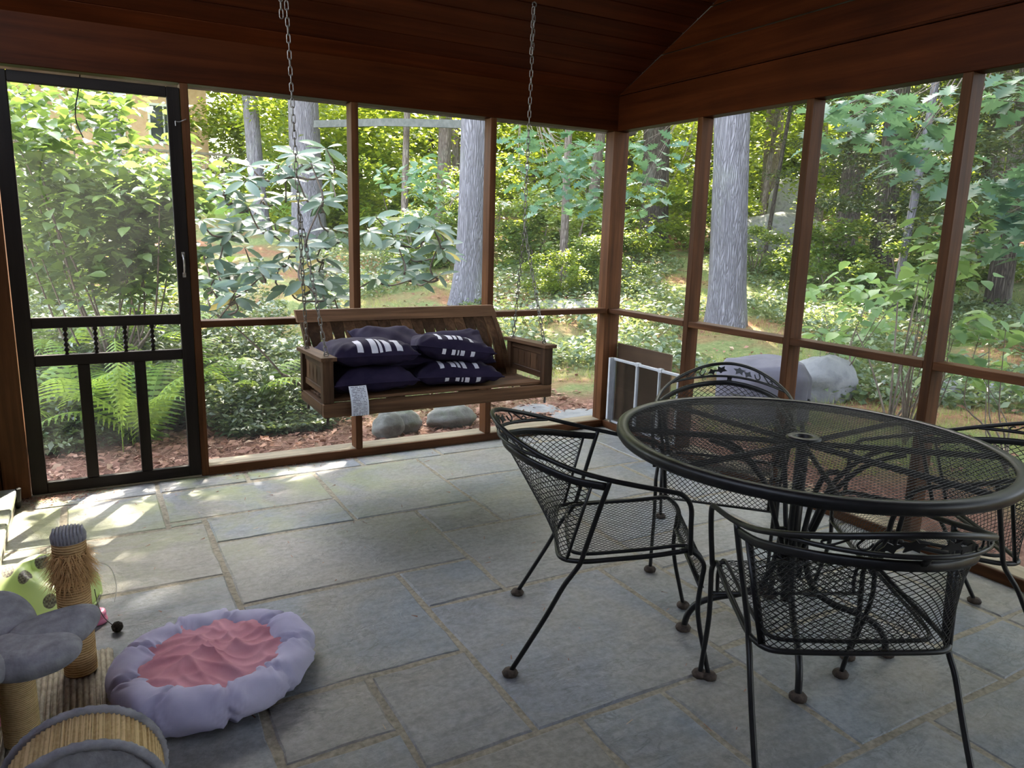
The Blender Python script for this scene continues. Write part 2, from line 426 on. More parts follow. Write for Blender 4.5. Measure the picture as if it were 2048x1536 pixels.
def catmull(pts, n=6, closed=False):
    P = [Vector(p) for p in pts]; out = []
    m = len(P)
    for i in range(m if closed else m-1):
        if closed: a, b, c, d = P[i-1], P[i], P[(i+1) % m], P[(i+2) % m]
        else: a, b, c, d = P[max(i-1, 0)], P[i], P[i+1], P[min(i+2, m-1)]
        for k in range(n):
            t = k/n
            out.append(.5*((2*b)+(c-a)*t+(2*a-5*b+4*c-d)*t*t+(3*b-a-3*c+d)*t**3))
    if not closed: out.append(P[-1])
    return out
def tube_geo(pts, r, n=8, cap=True, flat=None):
    P = [Vector(p) for p in pts]; m = len(P)
    R = r if isinstance(r, (list, tuple)) else [r]*m
    T = []
    for i in range(m):
        t = P[min(i+1, m-1)]-P[max(i-1, 0)]
        T.append(t.normalized() if t.length > 1e-9 else Vector((0, 0, 1)))
    ref = Vector((0, 0, 1)) if abs(T[0].z) < .9 else Vector((1, 0, 0))
    N = (ref-T[0]*ref.dot(T[0])).normalized()
    V = []; F = []
    for i in range(m):
        if i: N = (N-T[i]*N.dot(T[i])).normalized()
        B = T[i].cross(N)
        for k in range(n):
            a = 2*PI*(k+.5)/n
            ca, sa = math.cos(a), math.sin(a)
            if flat: V.append(P[i]+N*ca*R[i]*flat[0]+B*sa*R[i]*flat[1])
            else: V.append(P[i]+N*ca*R[i]+B*sa*R[i])
    for i in range(m-1):
        for k in range(n): F.append((i*n+k, i*n+(k+1) % n, (i+1)*n+(k+1) % n, (i+1)*n+k))
    if cap: F += [tuple(range(n))[::-1], tuple(range((m-1)*n, m*n))]
    return V, F
def box(name, x0, x1, y0, y1, z0, z1, mat, parent=None, bev=.003, **kw):
    return G().box(x0, x1, y0, y1, z0, z1, bev).build(name, mat, parent, **kw)

def lattice(nodes, normals, mask, w, t):
    """expanded metal: nodes[i,j] of a diamond lattice -> thin bars (vectorised)"""
    I, J = nodes.shape[:2]
    P0 = []; P1 = []; NN = []
    ii, jj = np.meshgrid(np.arange(I-1), np.arange(J), indexing='ij')
    for dj in (1, -1):
        ok = ((ii+jj) % 2 == 0) & (jj+dj >= 0) & (jj+dj < J)
        a, b = ii[ok], jj[ok]
        ok2 = mask[a, b] & mask[a+1, b+dj]
        a, b = a[ok2], b[ok2]
        P0.append(nodes[a, b]); P1.append(nodes[a+1, b+dj]); NN.append(normals[a, b])
    P0 = np.concatenate(P0); P1 = np.concatenate(P1); NN = np.concatenate(NN)
    d = P1-P0; d /= np.linalg.norm(d, axis=1, keepdims=True)+1e-12
    s = np.cross(d, NN); s /= np.linalg.norm(s, axis=1, keepdims=True)+1e-12
    u = np.cross(s, d)
    V = np.stack([P0+s*w/2, P0+u*t/2, P0-s*w/2, P0-u*t/2, P1+s*w/2, P1+u*t/2, P1-s*w/2, P1-u*t/2], 1).reshape(-1, 3)
    k = np.arange(len(P0))[:, None]*8
    F = np.concatenate([k+np.array([[i, (i+1) % 4, 4+(i+1) % 4, 4+i]]) for i in range(4)])
    return V, F

def wobble(x, y, z, s=1.0, seed=0.0):
    return (math.sin(x*1.7*s+seed)*math.cos(y*2.3*s+1.3*seed)+math.sin(z*2.9*s+y*1.1*s+seed*.7)+.5*math.sin(x*5.1*s+z*4.3*s+seed)*math.cos(y*4.7*s))/2.5

# ================================================================== THE PORCH
H, RZ = 2.06, .862
floor = G().box(-4.5, .12, -7.0, .14, -.16, -.0035, 0).build('floor', M['mortar'], label='mortar bed of the flagstone porch floor', cat='floor', kind='structure')
stones = [
 (-3.52, -2.96, -.20, .02), (-2.96, -2.51, -.20, .02), (-2.51, -1.86, -.18, .02), (-1.86, -1.35, -.18, .02), (-1.35, -.62, -.17, .02), (-.62, .02, -.17, .02),
 (-3.95, -3.38, -.71, -.20), (-3.38, -2.96, -.71, -.20), (-2.96, -2.16, -.65, -.20), (-2.96, -2.80, -.71, -.65),
 (-2.80, -2.16, -.98, -.65), (-2.80, -1.86, -1.60, -.98), (-2.16, -1.53, -.98, -.18),
 (-1.86, -1.53, -1.29, -.98), (-1.53, -.90, -.63, -.17), (-1.53, -.90, -1.29, -.63),
 (-.90, -.28, -.80, -.17), (-.28, .02, -.80, -.17), (-.90, -.45, -1.29, -.80), (-.45, .02, -1.45, -.80),
 (-1.86, -1.18, -1.92, -1.29), (-1.18, -.45, -1.75, -1.29), (-.45, .02, -2.05, -1.45), (-1.18, -.45, -2.05, -1.75),
 (-2.19, -1.86, -1.92, -1.60), (-2.80, -2.19, -2.24, -1.60), (-2.19, -1.42, -2.71, -1.92), (-1.42, -1.18, -2.42, -1.92), (-1.18, -.72, -2.62, -2.05),
 (-.72, .02, -2.38, -2.05), (-.72, -.30, -2.95, -2.38), (-.30, .02, -2.95, -2.38), (-1.42, -1.18, -2.62, -2.42),
 (-2.53, -2.19, -2.71, -2.24), (-2.85, -2.53, -2.53, -2.24), (-2.53, -2.06, -3.30, -2.71), (-2.06, -1.75, -3.30, -2.71), (-1.75, -1.42, -3.18, -2.71),
 (-1.42, -.72, -3.18, -2.62), (-1.75, -1.14, -3.80, -3.18), (-1.14, -.55, -3.80, -3.18), (-.72, -.30, -3.18, -2.95), (-.30, .02, -3.55, -2.95), (-.55, -.30, -3.55, -3.18),
 (-2.85, -2.53, -3.30, -2.53), (-3.45, -2.80, -1.31, -.71), (-3.95, -3.45, -1.31, -.71), (-3.45, -2.80, -1.95, -1.31), (-3.95, -3.45, -1.95, -1.31),
 (-3.30, -2.85, -2.60, -2.24), (-3.30, -2.80, -2.24, -1.95), (-3.95, -3.30, -2.60, -1.95), (-3.95, -3.40, -3.30, -2.60), (-3.40, -2.85, -3.30, -2.60),
 (-2.85, -2.30, -3.95, -3.30), (-2.30, -1.75, -3.95, -3.30), (-3.95, -2.85, -3.95, -3.30), (-.55, .02, -4.2, -3.55), (-1.75, -.55, -4.5, -3.80), (-3.95, -1.75, -4.9, -3.95)]
for k, (x0, x1, y0, y1) in enumerate(stones):
    j = .009
    dz = rng.uniform(-.002, .002)
    n = 5
    # uneven hand-cut edges
    def edge(a, b):
        return [Vector(a).lerp(Vector(b), i/n) for i in range(n)]
    c = [(x0+j, y0+j), (x1-j, y0+j), (x1-j, y1-j), (x0+j, y1-j)]
    ring = []
    for i in range(4): ring += edge((*c[i], 0), (*c[(i+1) % 4], 0))
    ring = [(p.x+rng.uniform(-.0035, .0035), p.y+rng.uniform(-.0035, .0035)) for p in ring]
    cx, cy = (x0+x1)/2, (y0+y1)/2
    inn = [(px+(cx-px)*.012/max(.1, abs(cx-px)+abs(cy-py)), py+(cy-py)*.012/max(.1, abs(cx-px)+abs(cy-py))) for px, py in ring]
    m = len(ring)
    V = [(p[0], p[1], -.05) for p in ring]+[(p[0], p[1], -.005+dz) for p in ring]+[(p[0], p[1], dz) for p in inn]
    F = [(i, (i+1) % m, m+(i+1) % m, m+i) for i in range(m)]+[(m+i, m+(i+1) % m, 2*m+(i+1) % m, 2*m+i) for i in range(m)]+[tuple(range(2*m, 3*m))]
    G().add(V, F).build('flagstone', M['stone'], floor)

# ---- back wall
wb = empty('wall_back', (-1.8, .05, 0), label='back screen wall with stained cedar posts and rails', cat='screen wall', kind='structure')
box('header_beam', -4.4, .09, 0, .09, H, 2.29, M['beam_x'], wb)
box('post', -2.727, -2.688, 0, .089, .0, H, M['frame_z'], wb)
for x in (-1.827, -.944): box('post', x-.021, x+.021, 0, .089, .05, H, M['frame_z'], wb)
box('corner_post', -.022, .104, .002, .10, .0, H, M['frame_z'], wb)
segs = [(-2.688, -1.848), (-1.806, -.965), (-.923, -.022)]
for a, b in segs:
    box('rail', a, b, .0, .089, RZ-.036, RZ, M['frame_x'], wb)
box('sill', -2.69, -.0, -.004, .012, .0, .05, M['frame_x'], wb)
box('sill_ledge', -2.69, -.0, .012, .14, .0, .052, M['sill'], wb)
for a, b in segs:
    for z0, z1 in ((.05, RZ-.036), (RZ, H)):
        G().add([(a, .075, z0), (b, .075, z0), (b, .075, z1), (a, .075, z1)], [(0, 1, 2, 3)]).build('insect_screen', M['screen'], wb)
box('jamb_board', -3.64, -3.527, -.01, .09, 0, H, M['frame_z'], wb)
box('jamb_panel', -4.4, -3.642, .005, .09, 0, H, M['frame_z'], wb)
box('threshold', -3.527, -2.727, .0, .14, -.02, .008, M['sill'], wb)

# ---- right wall with gable
wr = empty('wall_right', (.05, -2.5, 0), label='right screen wall below the planked gable', cat='screen wall', kind='structure')
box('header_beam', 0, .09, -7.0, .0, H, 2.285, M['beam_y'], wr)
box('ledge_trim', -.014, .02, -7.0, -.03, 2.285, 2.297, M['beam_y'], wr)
RP = [-.797, -1.574, -2.351, -3.128, -3.905, -4.68, -5.46]
for y in RP: box('post', 0, .089, y-.022, y+.022, .05, H, M['frame_z'], wr)
ys = [0.0]+RP+[-6.9]
for i in range(len(ys)-1):
    a, b = ys[i+1]+.022, (ys[i]-.022 if i else .002)
    box('rail', 0, .089, a, b, RZ-.036, RZ, M['frame_y'], wr)
    for z0, z1 in ((.05, RZ-.036), (RZ, H)):
        G().add([(.075, a, z0), (.075, b, z0), (.075, b, z1), (.075, a, z1)], [(0, 1, 2, 3)]).build('insect_screen', M['screen'], wr)
box('sill', -.004, .012, -7.0, -.0, .0, .05, M['frame_y'], wr)
box('sill_ledge', .012, .14, -7.0, .0, .0, .052, M['sill_y'], wr)
SL, RIDGE = .452, -3.2
def ceil_z(y): return 2.285+SL*(-y if y > RIDGE else (-RIDGE-(RIDGE-y)))
z = 2.285; k = 0
while z < 2.285+SL*-RIDGE-.02:
    z1 = min(z+.185, 2.285+SL*-RIDGE)
    ya, yb = -(z-2.285)/SL, -(z1-2.285)/SL
    ya2, yb2 = 2*RIDGE-ya, 2*RIDGE-yb
    e = .0035
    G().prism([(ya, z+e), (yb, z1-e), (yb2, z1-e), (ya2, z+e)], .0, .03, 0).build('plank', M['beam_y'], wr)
    z = z1; k += 1

# ---- ceiling
roof = G().add([(-4.6, .42, 2.10), (.45, .42, 2.10), (.45, RIDGE, 2.285+SL*-RIDGE+.05), (-4.6, RIDGE, 2.285+SL*-RIDGE+.05), (.45, -7.3, 1.88), (-4.6, -7.3, 1.88),
                (-4.6, .42, 2.16), (.45, .42, 2.16), (.45, RIDGE, 2.285+SL*-RIDGE+.13), (-4.6, RIDGE, 2.285+SL*-RIDGE+.13), (.45, -7.3, 1.94), (-4.6, -7.3, 1.94)],
               [(0, 3, 2, 1), (3, 5, 4, 2), (6, 7, 8, 9), (9, 8, 10, 11), (0, 1, 7, 6), (4, 5, 11, 10), (1, 2, 8, 7), (2, 4, 10, 8), (3, 0, 6, 9), (5, 3, 9, 11)])
ceil = roof.build('ceiling', M['roofing'], label='pitched board ceiling of the porch', cat='ceiling', kind='structure')
L = math.hypot(1, SL); pw = .132
for sgn in (1, -1):
    s = 0.0; T = -RIDGE*L
    while s < T-.01:
        s1 = min(s+pw-.009, T)
        pts = []
        for q, dz in ((s, 0), (s1, 0), (s1, .018), (s, .018)):
            y = -q/L if sgn > 0 else 2*RIDGE+q/L
            pts.append((y, 2.287+SL*q/L+dz))
        G().prism(pts, -4.4, -.002, 0).build('plank', M['ceil'], ceil)
        s += pw

# ---- house wall on the left (beyond the frame) and its stone step
box('wall_left', -4.5, -4.4, -7.0, .09, 0, 2.3, M['frame_z'], label='stained wooden house wall left of the porch', cat='wall', kind='structure')
box('wall_front', -4.5, .09, -7.1, -7.0, 0, 2.9, M['frame_z'], label='unseen wooden house wall added behind the viewer to block light', cat='wall', kind='structure')  # unseen wall added so that no light enters from behind
st = empty('stone_step', (-3.9, -.6, 0), label='low bluestone step at the left porch corner beside the screen door', cat='step')
G().box(-4.39, -3.585, -1.0, -.10, .0, .085, .004).build('riser', M['mortar'], st)
G().box(-4.395, -3.568, -1.02, -.20, .085, .118, .006).build('tread', M['stone'], st)
G().tube([(-3.575, -.13, .004), (-3.565, -.2, .06), (-3.56, -.21, .12)], .012, 6).build('iron_bracket', M['iron'], st)

# ================================================================== SCREEN DOOR
dr = empty('door_1', (-3.125, .0, 0), label='dark wooden screen door with turned spindles and lower slats', cat='screen door', kind='structure')
Y0, Y1 = -.004, .028
box('stile', -3.522, -3.454, Y0, Y1, .012, 2.035, M['door_z'], dr)
box('stile', -2.79, -2.729, Y0, Y1, .012, 2.035, M['door_z'], dr)
box('top_rail', -3.454, -2.79, Y0, Y1, 1.985, 2.035, M['door_x'], dr)
box('lock_rail', -3.454, -2.79, Y0, Y1, .850, .902, M['door_x'], dr)
box('middle_rail', -3.454, -2.79, Y0, Y1, .662, .716, M['door_x'], dr)
box('bottom_rail', -3.454, -2.79, Y0, Y1, .012, .068, M['door_x'], dr)
for x in (-3.249, -2.995): box('slat', x-.027, x+.027, Y0+.004, Y1-.004, .068, .662, M['door_z'], dr)
prof = [(.010, 0)]
for i in range(5):
    a = .012+i*.0255
    prof += [(.006, a), (.011, a+.007), (.0125, a+.0125), (.011, a+.018), (.006, a+.024)]
prof += [(.010, .134)]
sp0 = None
for x in (-3.316, -3.186, -3.053, -2.927):
    sp0 = G().lathe(prof, 10, (x, .012, .716)).build('spindle', M['door_z'], dr, smooth=True)
for (z0, z1, x0, x1) in ((.902, 1.985, -3.454, -2.79), (.716, .85, -3.454, -2.79), (.068, .662, -3.454, -3.276), (.068, .662, -3.222, -3.022), (.068, .662, -2.968, -2.79)):
    G().add([(x0, .022, z0), (x1, .022, z0), (x1, .022, z1), (x0, .022, z1)], [(0, 1, 2, 3)]).build('insect_screen', M['screen'], dr)
g = G().tube(catmull([(-2.757, -.008, 1.215), (-2.757, -.018, 1.205), (-2.757, -.032, 1.185), (-2.757, -.034, 1.16), (-2.757, -.032, 1.135), (-2.757, -.018, 1.115), (-2.757, -.008, 1.105)], 4), .0045, 8)
g.box(-2.765, -2.749, -.009, -.003, 1.2, 1.226, .002).box(-2.765, -2.749, -.009, -.003, 1.094, 1.12, .002)
g.build('handle', M['steel'], dr, smooth=False)
G().tube(catmull([(-2.705, -.002, 1.884), (-2.707, -.012, 1.886), (-2.715, -.014, 1.882), (-2.735, -.012, 1.872), (-2.75, -.012, 1.871), (-2.757, -.014, 1.872), (-2.757, -.014, 1.85)], 4), .0022, 6).build('hook_latch', M['steel'], dr)

# ================================================================== EXTRA PANELS LEANING BY THE CORNER
pb = box('plywood_board', .096, .108, -.585, -.006, .053, .612, M['board'], bev=.001, label='brown plywood board standing behind the white window screen', cat='board')
fr = empty('window_screen_frame', (.014, -.42, .053), label='white adjustable window screen standing in the lower right opening', cat='window screen')
for (y, wdt) in ((-.085, .022), (-.345, .018), (-.575, .012), (-.758, .014)):
    box('upright', .004, .024, y-wdt/2, y+wdt/2, .053, .512, M['whiteframe'], fr, .002)
box('top_bar', .004, .024, -.765, -.075, .503, .520, M['whiteframe'], fr, .002)
box('bottom_bar', .004, .024, -.765, -.075, .053, .068, M['whiteframe'], fr, .002)
for y in (-.345, -.58): box('clip', .0, .028, y-.022, y+.014, .500, .526, M['whiteframe'], fr, .002)
box('side_channel', -.028, .004, -.092, -.072, .075, .522, M['whiteframe'], fr, .002)
G().add([(.014, -.76, .068), (.014, -.09, .068), (.014, -.09, .505), (.014, -.76, .505)], [(0, 1, 2, 3)]).build('screen_mesh', M['darkscreen'], fr)

# ================================================================== PORCH SWING
sw = empty('porch_swing', (-1.618, -.6, .47), label='weathered wooden porch swing hung on chains before the back screens', cat='porch swing')
XL, XR = -2.262, -.976
YF, YB = -.82, -.395
box('front_beam', XL, XR, YF, YF+.035, .472, .540, M['swing_x'], sw, .004)
box('rear_beam', XL+.06, XR-.06, YB-.02, YB+.015, .455, .52, M['swing_x'], sw, .004)
for x in (XL, XR-.035): box('side_beam', x, x+.035, YF+.036, YB+.01, .478, .535, M['swing_y'], sw, .003)
for x in (-1.83, -1.4): box('seat_bearer', x-.016, x+.016, YF+.036, YB-.021, .478, .530, M['swing_y'], sw, .003)
for k in range(6):
    y0 = YF+.037+k*.062
    box('seat_slat', XL+.036, XR-.036, y0, y0+.052, .541-.004*k, .557-.004*k, M['swing_x'], sw, .003)
# back: a gentle curve, leaning
def back_y(t): return -.415+.215*t-.035*math.sin(PI*t)      # t 0 at the seat .. 1 at the top
def back_z(t): return .535+.345*t
nsl = 17; bx0, bx1 = -2.188, -1.045
pit = (bx1-bx0)/nsl
for k in range(nsl):
    xc = bx0+pit*(k+.5)
    V = []; F = []; n = 12
    for i in range(n+1):
        t = i/n
        tt = min(1, max(0, (t-.20)/.64))
        hw = pit/2-.0012-.0120*math.sin(PI*tt)**1.3
        y, zz = back_y(t), back_z(t)
        for dx, dy in ((-hw, -.008), (hw, -.008), (hw, .008), (-hw, .008)): V.append((xc+dx, y+dy, zz))
    for i in range(n):
        for q in range(4): F.append((i*4+q, i*4+(q+1) % 4, i*4+4+(q+1) % 4, i*4+4+q))
    F += [(3, 2, 1, 0), (n*4, n*4+1, n*4+2, n*4+3)]
    G().add(V, F).build('back_slat', M['swing_z'], sw)
def arc_rail(x0, x1, t0, t1, th, bulge=0):
    V = []; F = []; n = 8
    prof = []
    for i in range(n+1):
        t = t0+(t1-t0)*i/n; prof.append((back_y(t)-th/2, back_z(t)))
    for i in range(n, -1, -1):
        t = t0+(t1-t0)*i/n; prof.append((back_y(t)+th/2, back_z(t)))
    return G().prism(prof, x0, x1, 0)
arc_rail(-2.232, -1.018, .955, 1.13, .036).build('top_rail', M['swing_x'], sw)
arc_rail(-2.19, -1.05, .0, .10, .034).build('lower_back_rail', M['swing_x'], sw)
for x in (-2.215, -1.055): arc_rail(x, x+.026, -.12, .96, .046).build('back_stile', M['swing_z'], sw)
# arms
for side, x0 in ((-1, XL), (1, XR-.052)):
    xa, xb = x0, x0+.052
    box('arm_post', xa, xb, YF+.001, YF+.05, .541, .752, M['swing_z'], sw, .003)
    box('arm_post', xa, xb, YB-.03, YB+.012, .521, .738, M['swing_z'], sw, .003)
    g = G(); zt = .768
    V = [(xa-.012, YF-.018, zt-.018), (xb+.012, YF-.018, zt-.018), (xb+.012, YB+.035, zt-.032), (xa-.012, YB+.035, zt-.032),
         (xa-.012, YF-.018, zt), (xb+.012, YF-.018, zt), (xb+.012, YB+.035, zt-.014), (xa-.012, YB+.035, zt-.014)]
    g.add(V, [(0, 3, 2, 1), (4, 5, 6, 7), (0, 1, 5, 4), (1, 2, 6, 5), (2, 3, 7, 6), (3, 0, 4, 7)]).build('armrest', M['swing_y'], sw)
    xm = (xa+xb)/2
    box('arm_rail', xm-.012, xm+.012, YF+.05, YB-.03, .700, .742, M['swing_y'], sw, .003)
    box('arm_rail', xm-.012, xm+.012, YF+.05, YB-.03, .572, .606, M['swing_y'], sw, .003)
    n = 5; yy0, yy1 = YF+.05, YB-.03; pt = (yy1-yy0)/n
    for k in range(n):
        yc = yy0+pt*(k+.5); V = []; F = []; m = 8
        for i in range(m+1):
            t = i/m; hw = pt/2-.0012-.0065*math.sin(PI*min(1, max(0, (t-.12)/.76)))
            for dy, dx in ((-hw, -.006), (hw, -.006), (hw, .006), (-hw, .006)): V.append((xm+dx, yc+dy, .606+.094*t))
        for i in range(m):
            for q in range(4): F.append((i*4+q, i*4+4+q, i*4+4+(q+1) % 4, i*4+(q+1) % 4))
        F += [(0, 1, 2, 3), (m*4+3, m*4+2, m*4+1, m*4)]
        G().add(V, F).build('arm_slat', M['swing_z'], sw)
    for y in (YF+.03, YB-.03): G().lathe([(.007, 0), (.008, .01), (.006, .03), (.006, .045)], 8, (xm, y, .432)).build('hanger_bolt', M['barkbrown'], sw)
# chains: every link a mesh sharing one shape
def link_pts(Lk, Wd):
    r = Wd/2; h = Lk/2-r; P = []
    for k in range(7): a = PI*k/6; P.append((r*math.cos(a), 0, h+r*math.sin(a)))
    for k in range(7): a = PI+PI*k/6; P.append((r*math.cos(a), 0, -h+r*math.sin(a)))
    return P
lp = link_pts(.041, .0155); lp.append(lp[0])
lv, lf = tube_geo(lp, .0027, 6, False)
LINK = rawmesh('link', lv, lf, M['chain'], True)
PITCH_L = .0345
def chain_run(parent, a, b, flip=0):
    a, b = Vector(a), Vector(b); d = b-a; n = max(1, int(round(d.length/PITCH_L))); q = d.normalized().to_track_quat('Z', 'Y')
    off = Vector(W[parent])
    for k in range(n):
        o = bpy.data.objects.new('link', LINK); COL.objects.link(o); o.parent = parent
        p = a+d*((k+.5)/n)-off
        rot = q.to_matrix().to_4x4() @ Matrix.Rotation((PI/2 if (k+flip) % 2 else 0)+.35+.12*math.sin(k*1.7), 4, 'Z')
        o.matrix_basis = Matrix.Translation(p) @ rot
for nm, top, split, rear, front, attach in (
        ('left', (-2.335, -.61, ceil_z(-.61)-.03), (-2.302, -.61, 1.46), (-2.243, -.455, .762), (-2.229, -.765, .776), -2.236),
        ('right', (-1.040, -.61, ceil_z(-.61)-.03), (-1.062, -.61, 1.40), (-1.025, -.455, .762), (-1.003, -.765, .776), -1.01)):
    ch = empty('chain', top, parent=sw)
    chain_run(ch, top, split)
    chain_run(ch, split, rear, 1)
    chain_run(ch, split, front, 1)
    if nm == 'left': chain_run(ch, (top[0]-.022, top[1], top[2]), (top[0]-.018, top[1], 2.285), 1)
    else: chain_run(ch, (top[0]-.012, top[1]-.012, top[2]), (top[0]-.016, top[1]-.01, 2.30), 1)
    for p in (rear, front):
        G().tube([(p[0]+.011*math.cos(a), p[1], p[2]-.001+.011*math.sin(a)) for a in np.linspace(0, 2*PI, 13)], .003, 6).build('eye_bolt', M['chain'], ch)
    G().tube([(top[0]+.012*math.cos(a), top[1], top[2]+.018+.012*math.sin(a)) for a in np.linspace(0, 2*PI, 13)], .0035, 6).tube([(top[0], top[1], top[2]+.03), (top[0], top[1], top[2]+.06)], .004, 6).build('ceiling_hook', M['chain'], ch)

# ================================================================== PILLOWS ON THE SWING
def pillow_pos(w, d, t, seed):
    def f(u, v, top):
        cu = 1-.10*(1-v*v)**1.0; cv = 1-.10*(1-u*u)
        x = u*w/2*(1-.075*(1-abs(v))**0*(1-v*v)*.9); y = v*d/2*(1-.075*(1-u*u)*.9)
        x = u*w/2*(.93+.07*v*v); y = v*d/2*(.93+.07*u*u)
        h = t/2*max(0, 1-abs(u)**3.6)**.5*max(0, 1-abs(v)**4.2)**.5
        zz = (h if top else -h*.85)
        wr = .0055*math.sin(7*u+seed)*math.sin(5*v+2*seed)+.006*math.exp(-((abs(u)-.8)**2+(abs(v)-.8)**2)*9)*math.sin(16*(u-v)+seed)
        return Vector((x, y, zz+wr*(1 if h > .004 else 0)))
    return f
def pillow(label, c, rz, tilt, w=.46, d=.42, t=.145, seed=0, bars=None, dashes=False, mat='navy'):
    Mx = Matrix.Translation(Vector(c)) @ Matrix.Rotation(rz, 4, 'Z') @ Matrix.Rotation(tilt[0], 4, 'X') @ Matrix.Rotation(tilt[1], 4, 'Y')
    root = empty('throw_pillow', c, label=label, cat='pillow', group='navy pillows piled on the swing')
    f = pillow_pos(w, d, t, seed); n = 29
    us = [math.sin((i/(n-1)-.5)*PI)*.35+(i/(n-1)*2-1)*.65 for i in range(n)]
    V = []; F = []
    for top in (1, 0):
        for v in us:
            for u in us: V.append(Mx @ f(u, v, top))
    for j in range(n-1):
        for i in range(n-1):
            a = j*n+i; F.append((a, a+1, a+n+1, a+n)); b = n*n+a; F.append((b, b+n, b+n+1, b+1))
    me_o = G().add(V, F).build('cover', M[mat], root, smooth=True)
    edge = [Mx @ f(u, -1, 1) for u in us]+[Mx @ f(1, v, 1) for v in us[1:]]+[Mx @ f(u, 1, 1) for u in us[::-1][1:]]+[Mx @ f(-1, v, 1) for v in us[::-1][1:]]
    G().tube(edge, .0035, 5, False).build('piping', M[mat], root, smooth=True)
    if bars:
        for (u0, u1, v0, v1) in bars:
            V = []; F = []; m, k2 = 3, 16
            for j in range(k2):
                for i in range(m):
                    u = u0+(u1-u0)*i/(m-1); v = v0+(v1-v0)*j/(k2-1)
                    if v >= -1: p = f(u, v, 1)
                    else: p = f(u, -2-v, 0)
                    e = 1e-3
                    if v >= -1:
                        nn = (f(u+e, v, 1)-f(u-e, v, 1)).cross(f(u, min(1, v+e), 1)-f(u, max(-1, v-e), 1))
                    else:
                        vv = -2-v; nn = -(f(u+e, vv, 0)-f(u-e, vv, 0)).cross(f(u, vv+e, 0)-f(u, vv-e, 0))
                    nn = nn.normalized() if nn.length > 1e-12 else Vector((0, -1, 0))
                    V.append(Mx @ (p+nn*.0016))
            for j in range(k2-1):
                for i in range(m-1): a = j*m+i; F.append((a, a+1, a+m+1, a+m))
            G().add(V, F).build('printed_bar', M['print'], root, smooth=True)
    return root, Mx, f
B5 = [(-.46, -.32, -.985, -.40), (-.13, .02, -.985, -.40), (.06, .13, -.985, -.40), (.19, .33, -.985, -.40), (.46, .60, -.985, -.40)]
pillow('navy pillow on the bottom of the left stack with a white care tag', (-1.985, -.615, .622), .0, (.0, .0), .44, .39, .138, 1)
pillow('navy pillow with five white bars on top of the left stack', (-1.985, -.612, .748), .02, (-.05, .02), .445, .39, .14, 2, B5)
BR = [(-.46, -.36, -.86, -.25), (-.20, -.09, -.86, -.25), (-.05, .02, -.86, -.25), (.07, .17, -.86, -.25), (.36, .46, -.86, -.25),
      (-.36, -.27, -1.06, -1.00), (-.12, -.03, -1.06, -1.00), (.02, .06, -1.06, -1.0), (.10, .20, -1.06, -1.00), (.36, .46, -1.06, -1.00)]
BR = [(a, b, max(c, -.999) if c > -.99 else c, d) for a, b, c, d in BR]
pillow('navy pillow with white bars and dashes under the right stack', (-1.50, -.61, .617), -.13, (.0, .03), .48, .38, .128, 3, BR)
pillow('navy pillow with white bars and dashes resting on the right stack', (-1.525, -.585, .735), -.05, (-.14, .14), .45, .37, .145, 4, BR)
pillow('plum navy pillow behind the left stack against the swing back', (-1.79, -.50, .745), .1, (.45, .05), .40, .34, .14, 5)
pillow('plain navy pillow tucked behind the top right pillow', (-1.42, -.475, .715), -.08, (.5, -.06), .40, .30, .12, 6)
tg = empty('care_tag', (-2.10, -.83, .60), label='white printed care tag hanging from the lower left pillow', cat='tag')
V = []; F = []; uv = []
for j in range(13):
    t = j/12
    for i in range(3):
        s_ = i/2
        y = -.826-.016*math.sin(PI*t)-.006*t; V.append((-2.142+.088*s_+.012*t, y-.004*math.sin(PI*s_), .622-.148*t)); uv.append((s_, 1-t))
for j in range(12):
    for i in range(2): a = j*3+i; F.append((a, a+3, a+4, a+1))
k0 = len(V); V += [(x, y+.0006, z_) for x, y, z_ in V]; uv += uv[:k0]; F += [tuple(q+k0 for q in f[::-1]) for f in F]
G().add(V, F).build('label_sheet', M['tag'], tg, uv=uv)

# ================================================================== WROUGHT IRON CHAIRS
def mirror(pts): return [(x, -y, z_) for x, y, z_ in pts]
RIM_H = [(.235, .25, .425), (.228, .263, .52), (.222, .270, .585), (.195, .277, .622), (.15, .282, .634), (.06, .286, .648), (-.03, .287, .664), (-.13, .277, .686), (-.23, .238, .716), (-.315, .172, .748), (-.372, .092, .774)]
RIM = RIM_H+[(-.395, 0, .785)]+mirror(RIM_H)[::-1]
ARC_H = [(-.21, .247, .706), (-.275, .2, .712), (-.33, .135, .719), (-.362, .068, .724)]
ARC = ARC_H+[(-.373, 0, .726)]+mirror(ARC_H)[::-1]
BAND_H = [(-.030, .283, .640), (-.12, .266, .648), (-.20, .228, .664), (-.275, .17, .680), (-.325, .10, .691), (-.348, .045, .696)]
BAND = BAND_H+[(-.355, 0, .698)]+mirror(BAND_H)[::-1]
BOT_H = [(-.100, .246, .387), (-.130, .240, .385), (-.152, .226, .384), (-.163, .200, .384), (-.168, .12, .384)]
BOT = BOT_H+[(-.170, 0, .384)]+mirror(BOT_H)[::-1]
def resample(P, n):
    P = [Vector(p) for p in P]; s = [0]
    for a, b in zip(P, P[1:]): s.append(s[-1]+(b-a).length)
    out = []; j = 0
    for k in range(n):
        t = s[-1]*k/(n-1)
        while j < len(P)-2 and s[j+1] < t: j += 1
        q = (t-s[j])/max(1e-9, s[j+1]-s[j]); out.append(P[j].lerp(P[j+1], min(1, q)))
    return out
def grid_normals(N):
    du = np.gradient(N, axis=0); dv = np.gradient(N, axis=1)
    n = np.cross(du, dv); return n/(np.linalg.norm(n, axis=2, keepdims=True)+1e-12)
